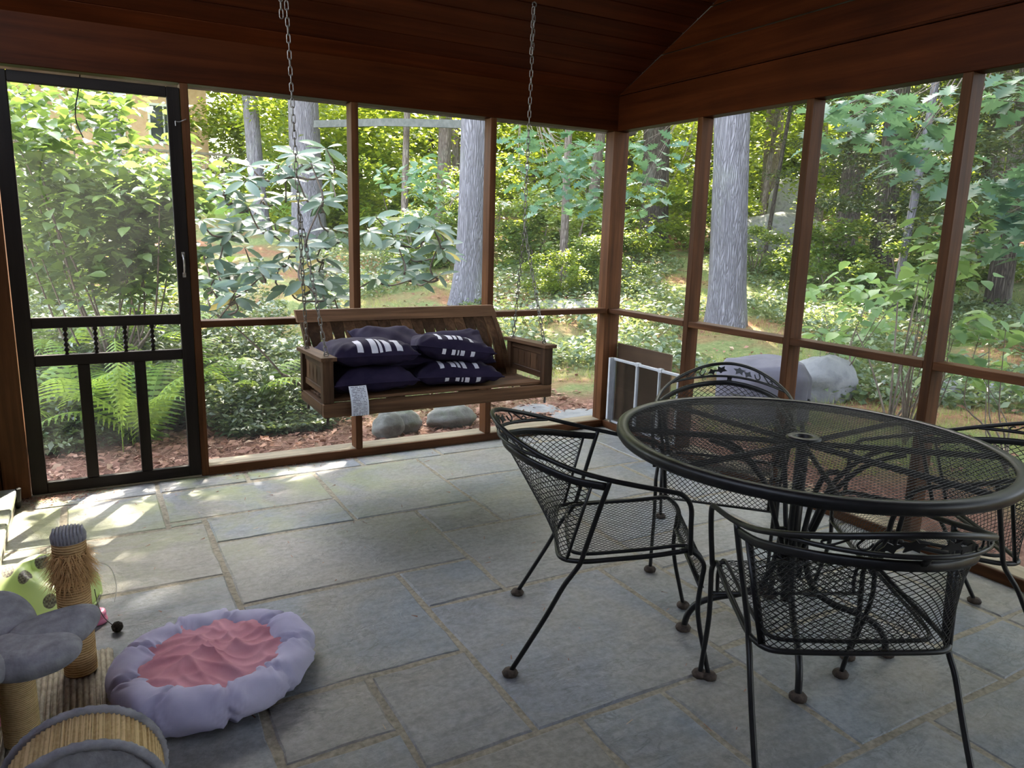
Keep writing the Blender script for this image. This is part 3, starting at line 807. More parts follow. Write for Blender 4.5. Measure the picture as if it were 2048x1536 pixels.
def make_chair():
    root = empty('dining_chair', (0, 0, 0))
    W[root] = Vector((0, 0, 0))
    tb = .0078
    G().tube(catmull(RIM, 4), tb, 8).build('arm_rail', M['iron'], root, smooth=True)
    G().tube(catmull(ARC, 4), .0062, 7).build('crest_rail', M['iron'], root, smooth=True)
    g = G().tube(catmull(BAND, 4), .010, 8, True, (1.3, .55))
    for s_ in (1, -1):
        a, b = Vector((-.075, .271*s_, .641)), Vector((-.138, .237*s_, .387))
        g.tube([a, b], .0085, 8, True, (.6, 1.2))
    g.tube([(-.373, 0, .726), (-.355, 0, .698)], .008, 6, True, (.5, 1.3))
    g.build('back_frame', M['iron'], root, smooth=True)
    # seat frame: rails and rear U, seat edge bars, apron bar
    rail = [(.232, .236, .432), (.12, .244, .412), (0, .25, .397), (-.07, .252, .388), (-.110, .249, .386), (-.142, .236, .384), (-.162, .205, .384), (-.168, .12, .384)]
    full = rail+[(-.170, 0, .384)]+mirror(rail)[::-1]
    g = G().tube(catmull(full, 4), tb, 8)
    edge = [(.278, .212, .312), (.287, .212, .35), (.28, .213, .395), (.255, .214, .425), (.22, .214, .438), (.10, .216, .420), (-.05, .218, .400), (-.10, .21, .395), (-.125, .185, .394), (-.132, .1, .394)]
    ef = edge+[(-.134, 0, .394)]+mirror(edge)[::-1]
    g.tube(catmull(ef, 4), .006, 6)
    g.tube([(.279, .234, .312), (.279, -.234, .312)], .0085, 8, True, (.55, 1.1))
    for s_ in (1, -1): g.tube([(.225, .212*s_, .436), (.232, .238*s_, .432)], .006, 6)
    g.build('seat_frame', M['iron'], root, smooth=True)
    # legs
    for s_ in (1, -1):
        fl = [(.205, .237, .429), (.235, .236, .431), (.262, .235, .415), (.282, .235, .385), (.279, .234, .335), (.274, .233, .25), (.284, .232, .18), (.301, .231, .11), (.325, .229, .016)]
        o = G().tube(catmull([(x, y*s_, z_) for x, y, z_ in fl], 4), tb, 8).build('leg', M['iron'], root, smooth=True)
        G().lathe([(.014, 0), (.024, .003), (.026, .011), (.02, .019), (.010, .022)], 10, (.327, .229*s_, .0)).build('foot_glide', M['glide'], o, smooth=True)
        rl = [(-.022, .286, .662), (-.05, .275, .56), (-.085, .258, .425), (-.098, .256, .380), (-.122, .258, .342), (-.148, .262, .302), (-.20, .265, .197), (-.30, .270, .014)]
        o = G().tube(catmull([(x, y*s_, z_) for x, y, z_ in rl], 4), tb, 8).build('leg', M['iron'], root, smooth=True)
        G().lathe([(.014, 0), (.024, .003), (.026, .011), (.02, .019), (.010, .022)], 10, (-.302, .270*s_, .0)).build('foot_glide', M['glide'], o, smooth=True)
    # woven (expanded) mesh of back and seat
    nu, nv = 51, 33
    top = np.array([p[:] for p in resample(catmull(BAND, 6), nu)]); bot = np.array([p[:] for p in resample(catmull(BOT, 6), nu)])
    # trim to the flat side bars
    t = np.linspace(0, 1, nv)
    uu = np.linspace(.055, .945, nu)
    tb_ = np.array([np.interp(uu, np.linspace(0, 1, nu), top[:, c]) for c in range(3)]).T
    bb_ = np.array([np.interp(uu, np.linspace(0, 1, nu), bot[:, c]) for c in range(3)]).T
    N = bb_[:, None, :]*(1-t)[None, :, None]+tb_[:, None, :]*t[None, :, None]
    V, F = lattice(N, grid_normals(N), np.ones(N.shape[:2], bool), .0028, .0020)
    me = rawmesh('backrest', V, F, M['ironmesh']); o = bpy.data.objects.new('backrest', me); link(o, root)
    sec = resample(catmull([(-.132, 0, .393), (-.05, 0, .398), (.10, 0, .418), (.22, 0, .437), (.255, 0, .425), (.28, 0, .395), (.287, 0, .35), (.279, 0, .314)], 8), 53)
    ny = 41
    yy = np.linspace(-.213, .213, ny)
    N = np.zeros((len(sec), ny, 3)); mk = np.ones((len(sec), ny), bool)
    for i, p in enumerate(sec):
        sag = .010*math.sin(PI*min(1, max(0, (p.x+.13)/.35)))
        N[i, :, 0] = p.x; N[i, :, 1] = yy; N[i, :, 2] = p.z-sag*(1-(yy/.213)**2)
        if p.x < -.08 and i < 12: mk[i] = np.abs(yy) < .213-.09*((-.08-p.x)/.052)**2
    V, F = lattice(N, grid_normals(N), mk, .0026, .0018)
    me = rawmesh('seat', V, F, M['ironmesh']); o = bpy.data.objects.new('seat', me); link(o, root)
    # ornaments between the arm rail and the crest rail
    rimc = catmull(RIM, 8); arcc = catmull(ARC, 8)
    def at_y(P, y, far=True):
        best = None
        for a, b in zip(P, P[1:]):
            if (a.y-y)*(b.y-y) <= 0 and a.y != b.y and a.x < -.15:
                q = (y-a.y)/(b.y-a.y); best = a.lerp(b, q)
        return best
    def strip(y, t): return at_y(arcc, y).lerp(at_y(rimc, y), t)
    def ornament_leaf(y0, t0, size, rot, n=5):
        c = strip(y0, t0); ex = (strip(y0+.01, t0)-strip(y0-.01, t0)).normalized(); ez = (strip(y0, 1)-strip(y0, 0)).normalized()
        nn = ex.cross(ez).normalized(); pts = []
        for k in range(2*n):
            a = 2*PI*k/(2*n)+rot; r = size*(1 if k % 2 == 0 else .52)*(.85+.3*abs(math.cos(a)))
            pts.append(c+ex*math.cos(a)*r+ez*math.sin(a)*r*.8)
        m = len(pts); V = [p+nn*.0016 for p in pts]+[p-nn*.0016 for p in pts]
        F = [tuple(range(m)), tuple(range(m, 2*m))[::-1]]+[(i, (i+1) % m, m+(i+1) % m, m+i) for i in range(m)]
        G().add(V, F).build('leaf_ornament', M['iron'], root)
    for s_ in (1, -1):
        ornament_leaf(s_*.042, .5, .027, .3*s_, 5); ornament_leaf(s_*.082, .38, .022, 1.1*s_, 4)
        P = []
        for k in range(19):
            tt = k/18
            y = s_*(.108+.095*tt); P.append((y, .5+.42*math.sin(2*PI*tt*1.0+.4)))
        sc_ = [(.112, .55), (.118, .25), (.130, .2), (.137, .45), (.130, .85), (.145, .9), (.160, .6), (.175, .25), (.186, .15), (.192, .4), (.186, .6), (.180, .5)]
        P = [strip(s_*y, t_) for y, t_ in sc_]
        G().tube(catmull(P, 4), .0028, 6).build('scroll', M['iron'], root, smooth=True)
    return root
def copy_tree(o, parent=None):
    c = o.copy(); COL.objects.link(c); c.parent = parent
    for ch in [x for x in bpy.data.objects if x.parent == o]: copy_tree(ch, c)
    return c
ch0 = make_chair()
chairs = [((-1.729, -2.366), -32.1, 'black mesh armchair on the left of the table turned to the right'),
          ((-1.536, -3.108), 63.0, 'nearest black mesh armchair, its barrel back toward the viewer'),
          ((-.847, -1.997), 222.0, 'black mesh armchair behind the table facing the viewer'),
          ((-.675, -2.87), 144.0, 'black mesh armchair at the right edge half hidden behind the table')]
for i, ((x, y), a, lab) in enumerate(chairs):
    o = ch0 if i == 0 else copy_tree(ch0)
    o.location = (x, y, 0); o.rotation_euler = (0, 0, math.radians(a))
    tag(o, lab, 'chair', 'wrought iron armchairs around the table')

# ================================================================== TABLE
TC = Vector((-1.19, -2.69, 0)); TZ = .735; RX, RY = .590, .625
tb = empty('patio_table', TC, label='round black mesh patio table with an umbrella hole', cat='table')
g = G()
def rimf(u, v):
    a = 2*PI*u; b = 2*PI*v
    prof = [(0.0, -.002), (.004, .0), (-.002, .0)]
    # flat-topped rolled rim
    pr = [(-.034, .001), (-.02, .0045), (-.006, .0045), (.003, .0), (.005, -.010), (.004, -.022), (-.002, -.030), (-.010, -.030), (-.010, -.012), (-.034, -.006)]
    p = pr[int(round(v*len(pr))) % len(pr)]
    return (TC.x+(RX+p[0])*math.cos(a), TC.y+(RY+p[0])*math.sin(a), TZ+p[1])
g.grid(rimf, 96, 10, True, True).build('rim', M['iron'], tb, smooth=True)
ang = math.radians(-18); LWD, SWD = .034, .0145
nI = int(2*.62/(LWD/2)); nJ = int(2*.64/(SWD/2))
ii, jj = np.meshgrid(np.arange(nI)-nI//2, np.arange(nJ)-nJ//2, indexing='ij')
ax, ay = ii*LWD/2, jj*SWD/2
X = ax*math.cos(ang)-ay*math.sin(ang); Y = ax*math.sin(ang)+ay*math.cos(ang)
N = np.stack([X+TC.x, Y+TC.y, np.full_like(X, TZ-.002)], 2)
mk = ((X/(RX-.02))**2+(Y/(RY-.02))**2 < 1) & (X**2+Y**2 > .034**2)
nrm = np.zeros_like(N); nrm[..., 2] = 1
V, F = lattice(N-np.array([TC.x, TC.y, 0]), nrm, mk, .0033, .0020)
me = rawmesh('mesh_top', V, F, M['ironmesh']); o = bpy.data.objects.new('mesh_top', me); link(o, tb)
G().lathe([(.024, -.03), (.024, .004), (.030, .007), (.048, .006), (.056, .001), (.056, -.004), (.030, -.006), (.030, -.03)], 28, (TC.x, TC.y, TZ)).build('umbrella_ring', M['iron'], tb, smooth=True)
for k in range(8):
    a = math.radians(49+45*k); c, s_ = math.cos(a), math.sin(a)
    R = 1/math.sqrt((c/(RX-.01))**2+(s_/(RY-.01))**2)
    G().tube([(TC.x+.03*c, TC.y+.03*s_, TZ-.018), (TC.x+R*c, TC.y+R*s_, TZ-.014)], .010, 6, True, (1.1, .55)).build('rib', M['iron'], tb)
G().tube([(TC.x, TC.y, .16), (TC.x, TC.y, TZ-.02)], .021, 14).build('pedestal_tube', M['iron'], tb, smooth=True)
G().lathe([(.03, 0), (.05, .004), (.05, .012), (.03, .016)], 16, (TC.x, TC.y, .30)).build('collar', M['iron'], tb, smooth=True)
for k in range(4):
    a = math.radians(139+90*k); c, s_ = math.cos(a), math.sin(a)
    def pr(r, z_, off=0): return (TC.x+r*c-off*s_, TC.y+r*s_+off*c, z_)
    o = G().tube(catmull([pr(.035, .42), pr(.05, .30), pr(.085, .21), pr(.15, .165), (pr(.23, .14)), pr(.29, .110), pr(.322, .065), pr(.333, .016)], 5), .0115, 8).build('leg', M['iron'], tb, smooth=True)
    G().lathe([(.014, 0), (.026, .003), (.028, .012), (.022, .02), (.012, .024)], 10, pr(.335, 0)).build('foot_glide', M['glide'], o, smooth=True)
    for off in (-.02, .02):
        G().tube(catmull([pr(.30, TZ-.018, off*2.2), pr(.20, TZ-.06, off*1.8), pr(.11, TZ-.16, off*1.4), pr(.06, TZ-.30, off), pr(.035, .36, off*.6), pr(.03, .25, off*.5)], 5), .0085, 8).build('strut', M['iron'], tb, smooth=True)

# ================================================================== PET BED
BC = Vector((-2.945, -2.045, 0))
pbed = empty('pet_bed', BC, label='round lavender pet bed with a wrinkled pink centre on the floor', cat='pet bed')
NL = 9
def bolster(u, v):
    a = 2*PI*u; b = 2*PI*v
    ph = (u*NL+.25) % 1.0
    pin = 1-.22*math.exp(-(min(ph, 1-ph)/.06)**2)
    r0 = .061*pin*(1+.10*math.sin(3*a+1)+.06*math.sin(5*a))
    R = .230+.010*math.sin(2*a+.6)
    wr = .0065*math.sin(46*a+5*math.sin(2*b))*math.exp(-(min(ph, 1-ph)/.2)**2)+.003*math.sin(13*a+3*b)
    rr = r0+wr
    zz = .052+rr*.80*math.sin(b)*(1.15 if math.sin(b) > 0 else .95)
    return (BC.x+(R+rr*1.05*math.cos(b))*math.cos(a), BC.y+(R+rr*1.05*math.cos(b))*math.sin(a), max(.001, zz))
G().grid(bolster, 180, 28, True, True).build('bolster', M['lav'], pbed, smooth=True)
def cushion(u, v):
    a = 2*PI*u; r = v*.236*(1+.055*math.sin(NL*a+.9)+.04*math.sin(4*a))
    x, y = r*math.cos(a), r*math.sin(a)
    n1 = math.sin(21*x+14*y+3*math.sin(17*y))+.8*math.sin(-15*x+30*y+2.5*math.sin(14*x+1))
    ridg = (1-abs(math.sin(16*x+24*y+2.0*math.sin(15*x-8*y))))**1.5+.8*(1-abs(math.sin(27*x-13*y+2.2*math.sin(14*y+2))))**1.6+.5*(1-abs(math.sin(9*x+38*y+2*math.sin(21*x))))**1.8
    zz = .084+.008*(1-v)+.0115*ridg*(1-.5*v**3)+.0025*n1
    if v > .93: zz -= (v-.93)*.25
    return (BC.x+x, BC.y+y, zz)
V = [(BC.x, BC.y, cushion(0, 0)[2])]; F = []
g = G().grid(cushion, 150, 44, True, False); g.build('centre_cushion', M['pink'], pbed, smooth=True)

# ================================================================== CAT TREE
ct = empty('cat_tree', (-3.36, -2.1, 0), label='grey plush and sisal cat tree in the bottom left corner', cat='cat tree')
# base board with ribs, turned a little
ca, sa = math.cos(-.05), math.sin(-.05)
g = G().box(-3.72, -3.215, -2.30, -1.745, .0, .024, .006); g.build('base_board', M['carpet'], ct)
g = G()
k = -3.71
while k < -3.222:
    g.tube([(k, -2.29, .0245), (k, -1.755, .0245)], .0062, 6); k += .0155
g.build('carpet_ribs', M['carpet'], ct, smooth=True)
def post(c, r, z0, z1, amp=.0009):
    prof = []; n = int((z1-z0)/.0045)
    for i in range(n+1):
        zz = z0+(z1-z0)*i/n; prof.append((r+amp*(1 if i % 2 else -1), zz))
    return G().lathe(prof, 28, (c[0], c[1], 0))
P1 = (-3.303, -1.862)
o = post(P1, .0445, .03, .455).build('scratching_post', M['sisal'], ct, smooth=True)
g = G().lathe([(.046, .452), (.047, .47), (.042, .482), (.0, .484)], 28, (P1[0], P1[1], 0), False)
for k in range(9):
    x = -.036+.009*k; h = math.sqrt(max(0, .044**2-x*x))
    g.tube([(P1[0]+x, P1[1]-h-.002, .455), (P1[0]+x, P1[1]-h, .478), (P1[0]+x, P1[1]-h+.008, .485), (P1[0]+x, P1[1]+h-.008, .485), (P1[0]+x, P1[1]+h, .478)], .0042, 5)
g.build('post_cap', M['plush'], o, smooth=True)
# frayed sisal strands near the top
V = []; F = []
for k in range(1700):
    a = rng.uniform(0, 2*PI); zz = rng.uniform(.33, .425); ln = rng.uniform(.012, .05)
    p = np.array([P1[0]+.045*math.cos(a), P1[1]+.045*math.sin(a), zz])
    d = np.array([math.cos(a)+rng.normal(0, .5), math.sin(a)+rng.normal(0, .5), rng.uniform(-1.6, .35)]); d /= np.linalg.norm(d)
    s_ = np.cross(d, [0, 0, 1]); s_ /= np.linalg.norm(s_)+1e-9; s_ *= .0009
    e = p+d*ln+np.array([0, 0, -.35*ln])
    m = (p+e)/2+np.array([0, 0, .004])
    b = len(V); V += [p-s_, p+s_, m-s_, m+s_, e]; F += [(b, b+1, b+3, b+2), (b+2, b+3, b+4)]
G().add(V, F).build('frayed_strands', M['straw'], o, kind='stuff')
P2 = (-3.435, -2.15)
post(P2, .042, .03, .262, .0003).build('perch_post', M['sisalmat'], ct, smooth=True)
# flower perch: plush petals
perch = G().lathe([(.0, .262), (.07, .262), (.085, .272), (.075, .285), (.0, .29)], 24, (P2[0], P2[1], 0), False).build('perch_pad', M['plush'], ct, smooth=True)
def petal(c, rz, sx, sy, tilt, thick=.038):
    Mx = Matrix.Translation(Vector(c)) @ Matrix.Rotation(rz, 4, 'Z') @ Matrix.Rotation(-tilt, 4, 'Y')
    def f(u, v):
        th = 2*PI*u; ph = PI*(v-.5)
        cp = math.cos(ph)**.55 if math.cos(ph) > 1e-6 else 0
        w_ = .003*math.sin(3*th+1.7)*cp
        rr_ = cp*math.cos(th)
        return (Mx @ Vector(((sx+w_)*cp*math.cos(th), (sy+w_)*cp*math.sin(th), thick*math.sin(ph)+.016*rr_*rr_)))[:]
    return G().grid(f, 44, 20, True, False).build('petal', M['plush'], ct, smooth=True)
petal((-3.395, -2.205, .292), -.55, .125, .095, .04)
petal((-3.342, -2.115, .298), .18, .108, .088, .10)
petal((-3.475, -2.035, .312), 1.7, .095, .09, .40)
petal((-3.55, -2.10, .33), 2.8, .10, .09, .5)
petal((-3.52, -2.24, .305), -2.4, .10, .09, .3)
petal((-3.37, -2.175, .262), -.1, .085, .075, -.08, .024)
# drum scratcher
dm = empty('scratch_drum', (-3.28, -2.63, 0), label='round drum scratcher with ribbed sisal and grey plush ends', cat='pet scratcher')
DC = Vector((-3.282, -2.572, .169)); DA = Vector((-.03, -1, 0)).normalized(); DL = .125; DR = .1545
ex = Vector((DA.y, -DA.x, 0)).normalized()*-1
def drum(u, v):
    a = 2*PI*u; r = DR+.0022*math.sin(90*a); p = DC+DA*DL*v+ex*r*math.cos(a)+Vector((0, 0, r*math.sin(a))); return p[:]
G().grid(drum, 360, 2, True, False).build('sisal_wrap', M['sisalmat'], dm, smooth=True)
for v, nm in ((0, 'back_rim'), (1, 'front_rim')):
    def rim(u, w_):
        a = 2*PI*u; b = 2*PI*w_; r = DR+.002+.0105*math.cos(b)+.002*math.sin(37*a+3*b); p = DC+DA*(DL*v+.010*math.sin(b))+ex*r*math.cos(a)+Vector((0, 0, r*math.sin(a))); return p[:]
    G().grid(rim, 120, 10, True, True).build(nm, M['plush'], dm, smooth=True)
def face(u, v):
    a = 2*PI*u; r = DR*1.0*v; p = DC+DA*(DL+.004+.010*(1-v*v)+.003*math.sin(9*a+12*v))+ex*r*math.cos(a)+Vector((0, 0, r*math.sin(a))); return p[:]
G().grid(face, 60, 14, True, False).build('front_face', M['plush'], dm, smooth=True)
def face2(u, v):
    a = 2*PI*u; r = DR*v; p = DC-DA*.004+ex*r*math.cos(a)+Vector((0, 0, r*math.sin(a))); return p[:]
G().grid(face2, 60, 4, True, False).build('back_face', M['plush'], dm, smooth=True)

# crinkle tunnel, pink rings, yarn ball
TCN = Vector((-3.45, -1.29, 0))
tn = empty('cat_tunnel', TCN, label='crumpled lime green cat tunnel printed with pineapples', cat='cat tunnel')
def tun(u, v):
    a = 2*PI*u; b = PI*v*.5
    rx = .20*(1+.05*math.sin(5*a+1)+.03*math.sin(11*a)); ry = .185*(1+.06*math.sin(4*a))
    cb = math.cos(b)**.55 if b < PI/2-1e-6 else 0
    zz = .165*math.sin(b)*(1+.10*math.sin(2*a+.5))+.014*math.sin(6*a+7*v)*math.sin(PI*v)+.012*(1-abs(math.sin(2.5*a+5*v)))**3*math.sin(PI*v)
    return (TCN.x+rx*cb*math.cos(a), TCN.y+ry*cb*math.sin(a), max(0.002, zz))
nu_, nv_ = 96, 30
g = G().grid(tun, nu_, nv_, True, False)
g.build('fabric', M['tunnel'], tn, smooth=True, uv=[(i/nu_, j/(nv_-1)) for j in range(nv_) for i in range(nu_)])
hp = [(TCN.x+.205*math.cos(a), TCN.y+.19*math.sin(a), .010+.004*math.sin(3*a)) for a in np.linspace(0, 2*PI, 49)]
G().tube(hp, .005, 6, False).build('hoop', M['tunnel'], tn, smooth=True)
G().tube(catmull([(-3.29, -1.42, .15), (-3.25, -1.36, .16), (-3.205, -1.33, .12), (-3.19, -1.37, .06), (-3.20, -1.41, .02)], 6), .0013, 5).build('wire_end', M['whitewire'], tn)
def ring_toy(name, c, label):
    r_ = empty(name, c, label=label, cat='cat toy')
    G().lathe([(.018, 0), (.030, .002), (.033, .010), (.030, .020), (.024, .022), (.026, .026), (.029, .034), (.026, .044), (.016, .047), (.010, .042), (.0, .041)], 24, c, False).build('body', M['pinkplastic'], r_, smooth=True)
    G().lathe([(.0285, .020), (.0292, .022), (.0285, .0245)], 24, c, False).build('groove', M['pinkplastic'], r_, smooth=True)
ring_toy('toy_spool', (-3.256, -1.508, 0), 'small pink plastic spool toy behind the scratching post')
ring_toy('toy_spool', (-3.515, -2.05, .030), 'pink plastic spool toy at the left picture edge below the perch')
rr = empty('toy_dish', (-3.56, -1.83, .03), label='red plastic dish at the left edge under the plush perch', cat='cat toy')
G().lathe([(.0, 0), (.06, .0), (.085, .02), (.088, .04), (.078, .03), (.055, .01), (.0, .01)], 24, (-3.56, -1.83, .03), False).build('bowl', M['redplastic'], rr, smooth=True)
yb = empty('yarn_ball', (-3.198, -1.605, 0), label='small dark fuzzy ball on a string beside the scratching post', cat='cat toy')
def ball(u, v):
    a = 2*PI*u; b = PI*(v-.5); r = .0175*(1+.14*math.sin(9*a+5*b)*math.cos(7*b))
    return (-3.198+r*math.cos(b)*math.cos(a), -1.605+r*math.cos(b)*math.sin(a), .0185+r*math.sin(b))
G().grid(ball, 26, 16, True, False).build('pompon', M['pompon'], yb, smooth=True)
G().tube(catmull([(-3.21, -1.592, .02), (-3.235, -1.55, .035), (-3.25, -1.50, .06), (-3.258, -1.45, .10)], 6), .0014, 5).build('string', M['string'], yb)

# ================================================================== OUTSIDE: GROUND
def gz(x, y):
    d = np.hypot(np.maximum(0, x-.1), np.maximum(0, y-.1))
    h = -.10+.10*np.maximum(0, np.minimum(d, 28)-1.5)
    h = h+.03*np.sin(x*1.3+.5*y)*np.clip(d-.4, 0, 1)+.02*np.sin(y*2.1-x*.7)*np.clip(d-.4, 0, 1)
    return h, d
def ground_z(x, y): return float(gz(np.float64(x), np.float64(y))[0])
gx = np.concatenate([np.linspace(-45, -6, 40), np.linspace(-5.8, 7, 110), np.linspace(7.3, 60, 110)])
gy = np.concatenate([np.linspace(-40, -8.5, 20), np.linspace(-8, 8, 120), np.linspace(8.3, 75, 130)])
GX, GY = np.meshgrid(gx, gy, indexing='ij')
GZ, GD = gz(GX, GY)
GZ = np.where((GX < .12) & (GY < .12) & (GX > -6) & (GY > -8.2), -.2, GZ)
GZ = GZ+np.where(GD > .3, .012*np.sin(GX*9.1)*np.sin(GY*8.3)+.01*np.sin(GX*17+GY*5), 0)
nI, nJ = GX.shape
idx = np.arange(nI*nJ).reshape(nI, nJ)
Fq = np.stack([idx[:-1, :-1], idx[1:, :-1], idx[1:, 1:], idx[:-1, 1:]], -1).reshape(-1, 4)
me = rawmesh('ground', np.stack([GX, GY, GZ], -1).reshape(-1, 3), Fq, M['ground'], True)
att = me.attributes.new('dist', 'FLOAT', 'POINT'); att.data.foreach_set('value', GD.ravel().astype(np.float32))
ground = bpy.data.objects.new('ground', me); COL.objects.link(ground)
tag(ground, 'mulch, thin grass and leaf litter rising into the woods', 'ground', kind='structure')

# ------------------------------------------------------------------ leaves
def leaf_shape(kind):
    if kind == 'rhodo':
        prof = [(0, .0), (.12, .11), (.35, .155), (.6, .165), (.82, .11), (1, 0)]
    elif kind == 'ovate':
        prof = [(0, .0), (.1, .22), (.3, .34), (.55, .29), (.8, .13), (1, 0)]
    elif kind == 'oak':
        prof = [(0, .02), (.15, .06), (.22, .20), (.33, .09), (.42, .33), (.52, .13), (.62, .38), (.72, .15), (.80, .27), (.88, .11), (1, .02)]
    else: prof = [(0, 0), (.35, .24), (1, 0)]
    V = []; F = []
    for t, w_ in prof:
        c = -.18*t*t+.05*t if kind != 'oak' else -.10*t*t
        V += [(-w_, t, c+.22*w_), (0, t, c), (w_, t, c+.22*w_)]
    for i in range(len(prof)-1):
        a = i*3; F += [(a, a+1, a+4, a+3), (a+1, a+2, a+5, a+4)]
    return np.array(V), np.array(F)
LS = {k: leaf_shape(k) for k in ('rhodo', 'ovate', 'oak', 'tiny')}
LM = {}
def leaf_mesh(kind, mat):
    if (kind, mat) not in LM: LM[(kind, mat)] = rawmesh('leaf', LS[kind][0], LS[kind][1], M[mat])
    return LM[(kind, mat)]
def leaf_matrix(p, d, n, s):
    d = Vector(d).normalized(); n = Vector(n); x = d.cross(n)
    if x.length < 1e-4: x = d.cross(Vector((1, 0, 0)))
    x.normalize(); n = x.cross(d)
    return Matrix(((x.x*s, d.x*s, n.x*s, p[0]), (x.y*s, d.y*s, n.y*s, p[1]), (x.z*s, d.z*s, n.z*s, p[2]), (0, 0, 0, 1)))
def put_leaves(root, kind, mat, mats, cap=280):
    off = Matrix.Translation(-W[root])
    mats = sorted(mats, key=lambda m: (m.translation-CAM).length/m.to_scale().x)
    me = leaf_mesh(kind, mat)
    for m in mats[:cap]:
        o = bpy.data.objects.new('leaf', me); COL.objects.link(o); o.parent = root; o.matrix_basis = off @ m
    if len(mats) > cap:
        A = np.array([np.array(off @ m) for m in mats[cap:]])
        v, f = LS[kind]
        VV = np.einsum('nij,kj->nki', A[:, :3, :3], v)+A[:, None, :3, 3]
        FF = (f[None]+(np.arange(len(A))*len(v))[:, None, None]).reshape(-1, 4)
        o = bpy.data.objects.new('leaf_mass', rawmesh('leaf_mass', VV.reshape(-1, 3), FF, M[mat])); link(o, root); tag(o, kind='stuff')
def cloud_arrays(pos, size, aspect=.55, upbias=.8, droop=.3, r=rng):
    n = len(pos)
    nrm = r.normal(0, 1, (n, 3)); nrm[:, 2] = np.abs(nrm[:, 2])+upbias*2; nrm /= np.linalg.norm(nrm, axis=1, keepdims=True)
    a = r.uniform(0, 2*PI, n); d = np.stack([np.cos(a), np.sin(a), r.normal(-droop, .25, n)], 1)
    d -= nrm*np.sum(d*nrm, 1, keepdims=True); d /= np.linalg.norm(d, axis=1, keepdims=True)
    s = np.cross(d, nrm); L_ = (size*r.uniform(.65, 1.3, n))[:, None]
    k = nrm*L_*.08
    V = np.stack([pos-d*L_*.5, pos+s*L_*aspect*.5+k, pos+d*L_*.5-k, pos-s*L_*aspect*.5+k], 1).reshape(-1, 3)
    F = np.arange(4*n).reshape(-1, 4)
    return V, F
def clump_positions(r, clumps, rad, n, flat=.6):
    c = clumps[r.integers(0, len(clumps), n)]
    g_ = r.normal(0, 1, (n, 3)); g_ /= np.linalg.norm(g_, axis=1, keepdims=True); g_ *= (r.uniform(0, 1, n)**.5)[:, None]
    g_[:, 2] *= flat
    return c+g_*(rad*r.uniform(.6, 1.4, n))[:, None]

# ------------------------------------------------------------------ tree trunks
def trunk_geo(base, lean, r0, r1, h, flare=1.7, ridge=.05, nr=26, nz=46, seed=0.0):
    g = G(); bx, by, bz = base
    def f(u, v):
        a = 2*PI*u; zz = h*(v**1.35)
        r = r0+(r1-r0)*v
        fl = 1+(flare-1)*math.exp(-zz/.38)*(1+.28*math.sin(4*a+seed)+.15*math.sin(7*a+2*seed))
        rd = 1+ridge*math.sin(a*13+1.4*math.sin(zz*1.9+seed))*.6+ridge*.7*math.sin(a*8+zz*1.1+seed)
        cx = bx+lean[0]*zz+.05*math.sin(zz*.5+seed); cy = by+lean[1]*zz+.05*math.cos(zz*.45+seed)-.05
        return (cx+r*fl*rd*math.cos(a), cy+r*fl*rd*math.sin(a), bz-.25+zz)
    return g.grid(f, nr, nz, True, False)
CROWN = {}
def crown_mesh(key, mat, R, Hh, nc, n, size, rad, r, flat=.6, aspect=.6, low=0.0):
    th = r.uniform(0, 2*PI, nc); rr = np.sqrt(r.uniform(0, 1, nc))*R; zz = r.uniform(low, 1, nc)*Hh
    sq = np.sqrt(np.clip(1-(zz/Hh*1.4-.7)**2*.9, .15, 1)); rr = rr*sq
    cl = np.stack([rr*np.cos(th), rr*np.sin(th), zz], 1)
    pos = clump_positions(r, cl, rad, n, flat)
    V, F = cloud_arrays(pos, size, aspect, r=r)
    me = rawmesh('foliage', V, F, M[mat]); CROWN[key] = me; return me
rc = np.random.default_rng(11)
for k in range(3):
    crown_mesh('canopy%d' % k, 'lf_mid', 4.2, 5.0, 34, 9000, .24, 1.15, rc)
    crown_mesh('under%d' % k, 'lf_bright', 2.9, 6.5, 46, 15000, .15, .85, rc, .5)
    crown_mesh('mid%d' % k, 'lf_mid', 2.4, 5.0, 40, 12000, .13, .75, rc, .5)
    crown_mesh('hem%d' % k, 'lf_dark', 2.2, 7.0, 60, 17000, .10, .75, rc, .22, .4)
    crown_mesh('shrub%d' % k, 'lf_mid', .9, 1.3, 22, 5200, .085, .30, rc, .6)
    crown_mesh('shrubb%d' % k, 'lf_bright', .9, 1.3, 22, 5200, .085, .30, rc, .6)
def foliage(root, key, loc, scale=(1, 1, 1), rz=0.0):
    o = bpy.data.objects.new('foliage', CROWN[key]); COL.objects.link(o); o.parent = root
    o.location = Vector(loc)-W[root]; o.scale = scale; o.rotation_euler = (0, 0, rz); tag(o, kind='stuff'); return o
def pol(az, d):
    a = math.radians(az); return CAM.x+d*math.sin(a), CAM.y+d*math.cos(a)
def tree(name, label, xy, r0, h, lean=(0, 0), mat='bark', crowns=(), group=None, flare=1.7, r1=None, ridge=.045, seed=0.0):
    z_ = ground_z(*xy); root = empty(name, (xy[0], xy[1], z_), label=label, cat='tree', group=group)
    trunk_geo((xy[0], xy[1], z_), lean, r0, r1 if r1 else r0*.55, h, flare, ridge, 26 if r0 > .12 else 12, 46 if r0 > .12 else 24, seed).build('trunk', M[mat], root, smooth=True)
    for (key, dz, sc_, rz, off) in crowns:
        foliage(root, key, (xy[0]+lean[0]*dz+off[0], xy[1]+lean[1]*dz+off[1], z_+dz), sc_, rz)
    return root
RV = Vector((math.cos(YAW), -math.sin(YAW)))     # to the right as seen from the porch
def ln(k): return (RV.x*k, RV.y*k)
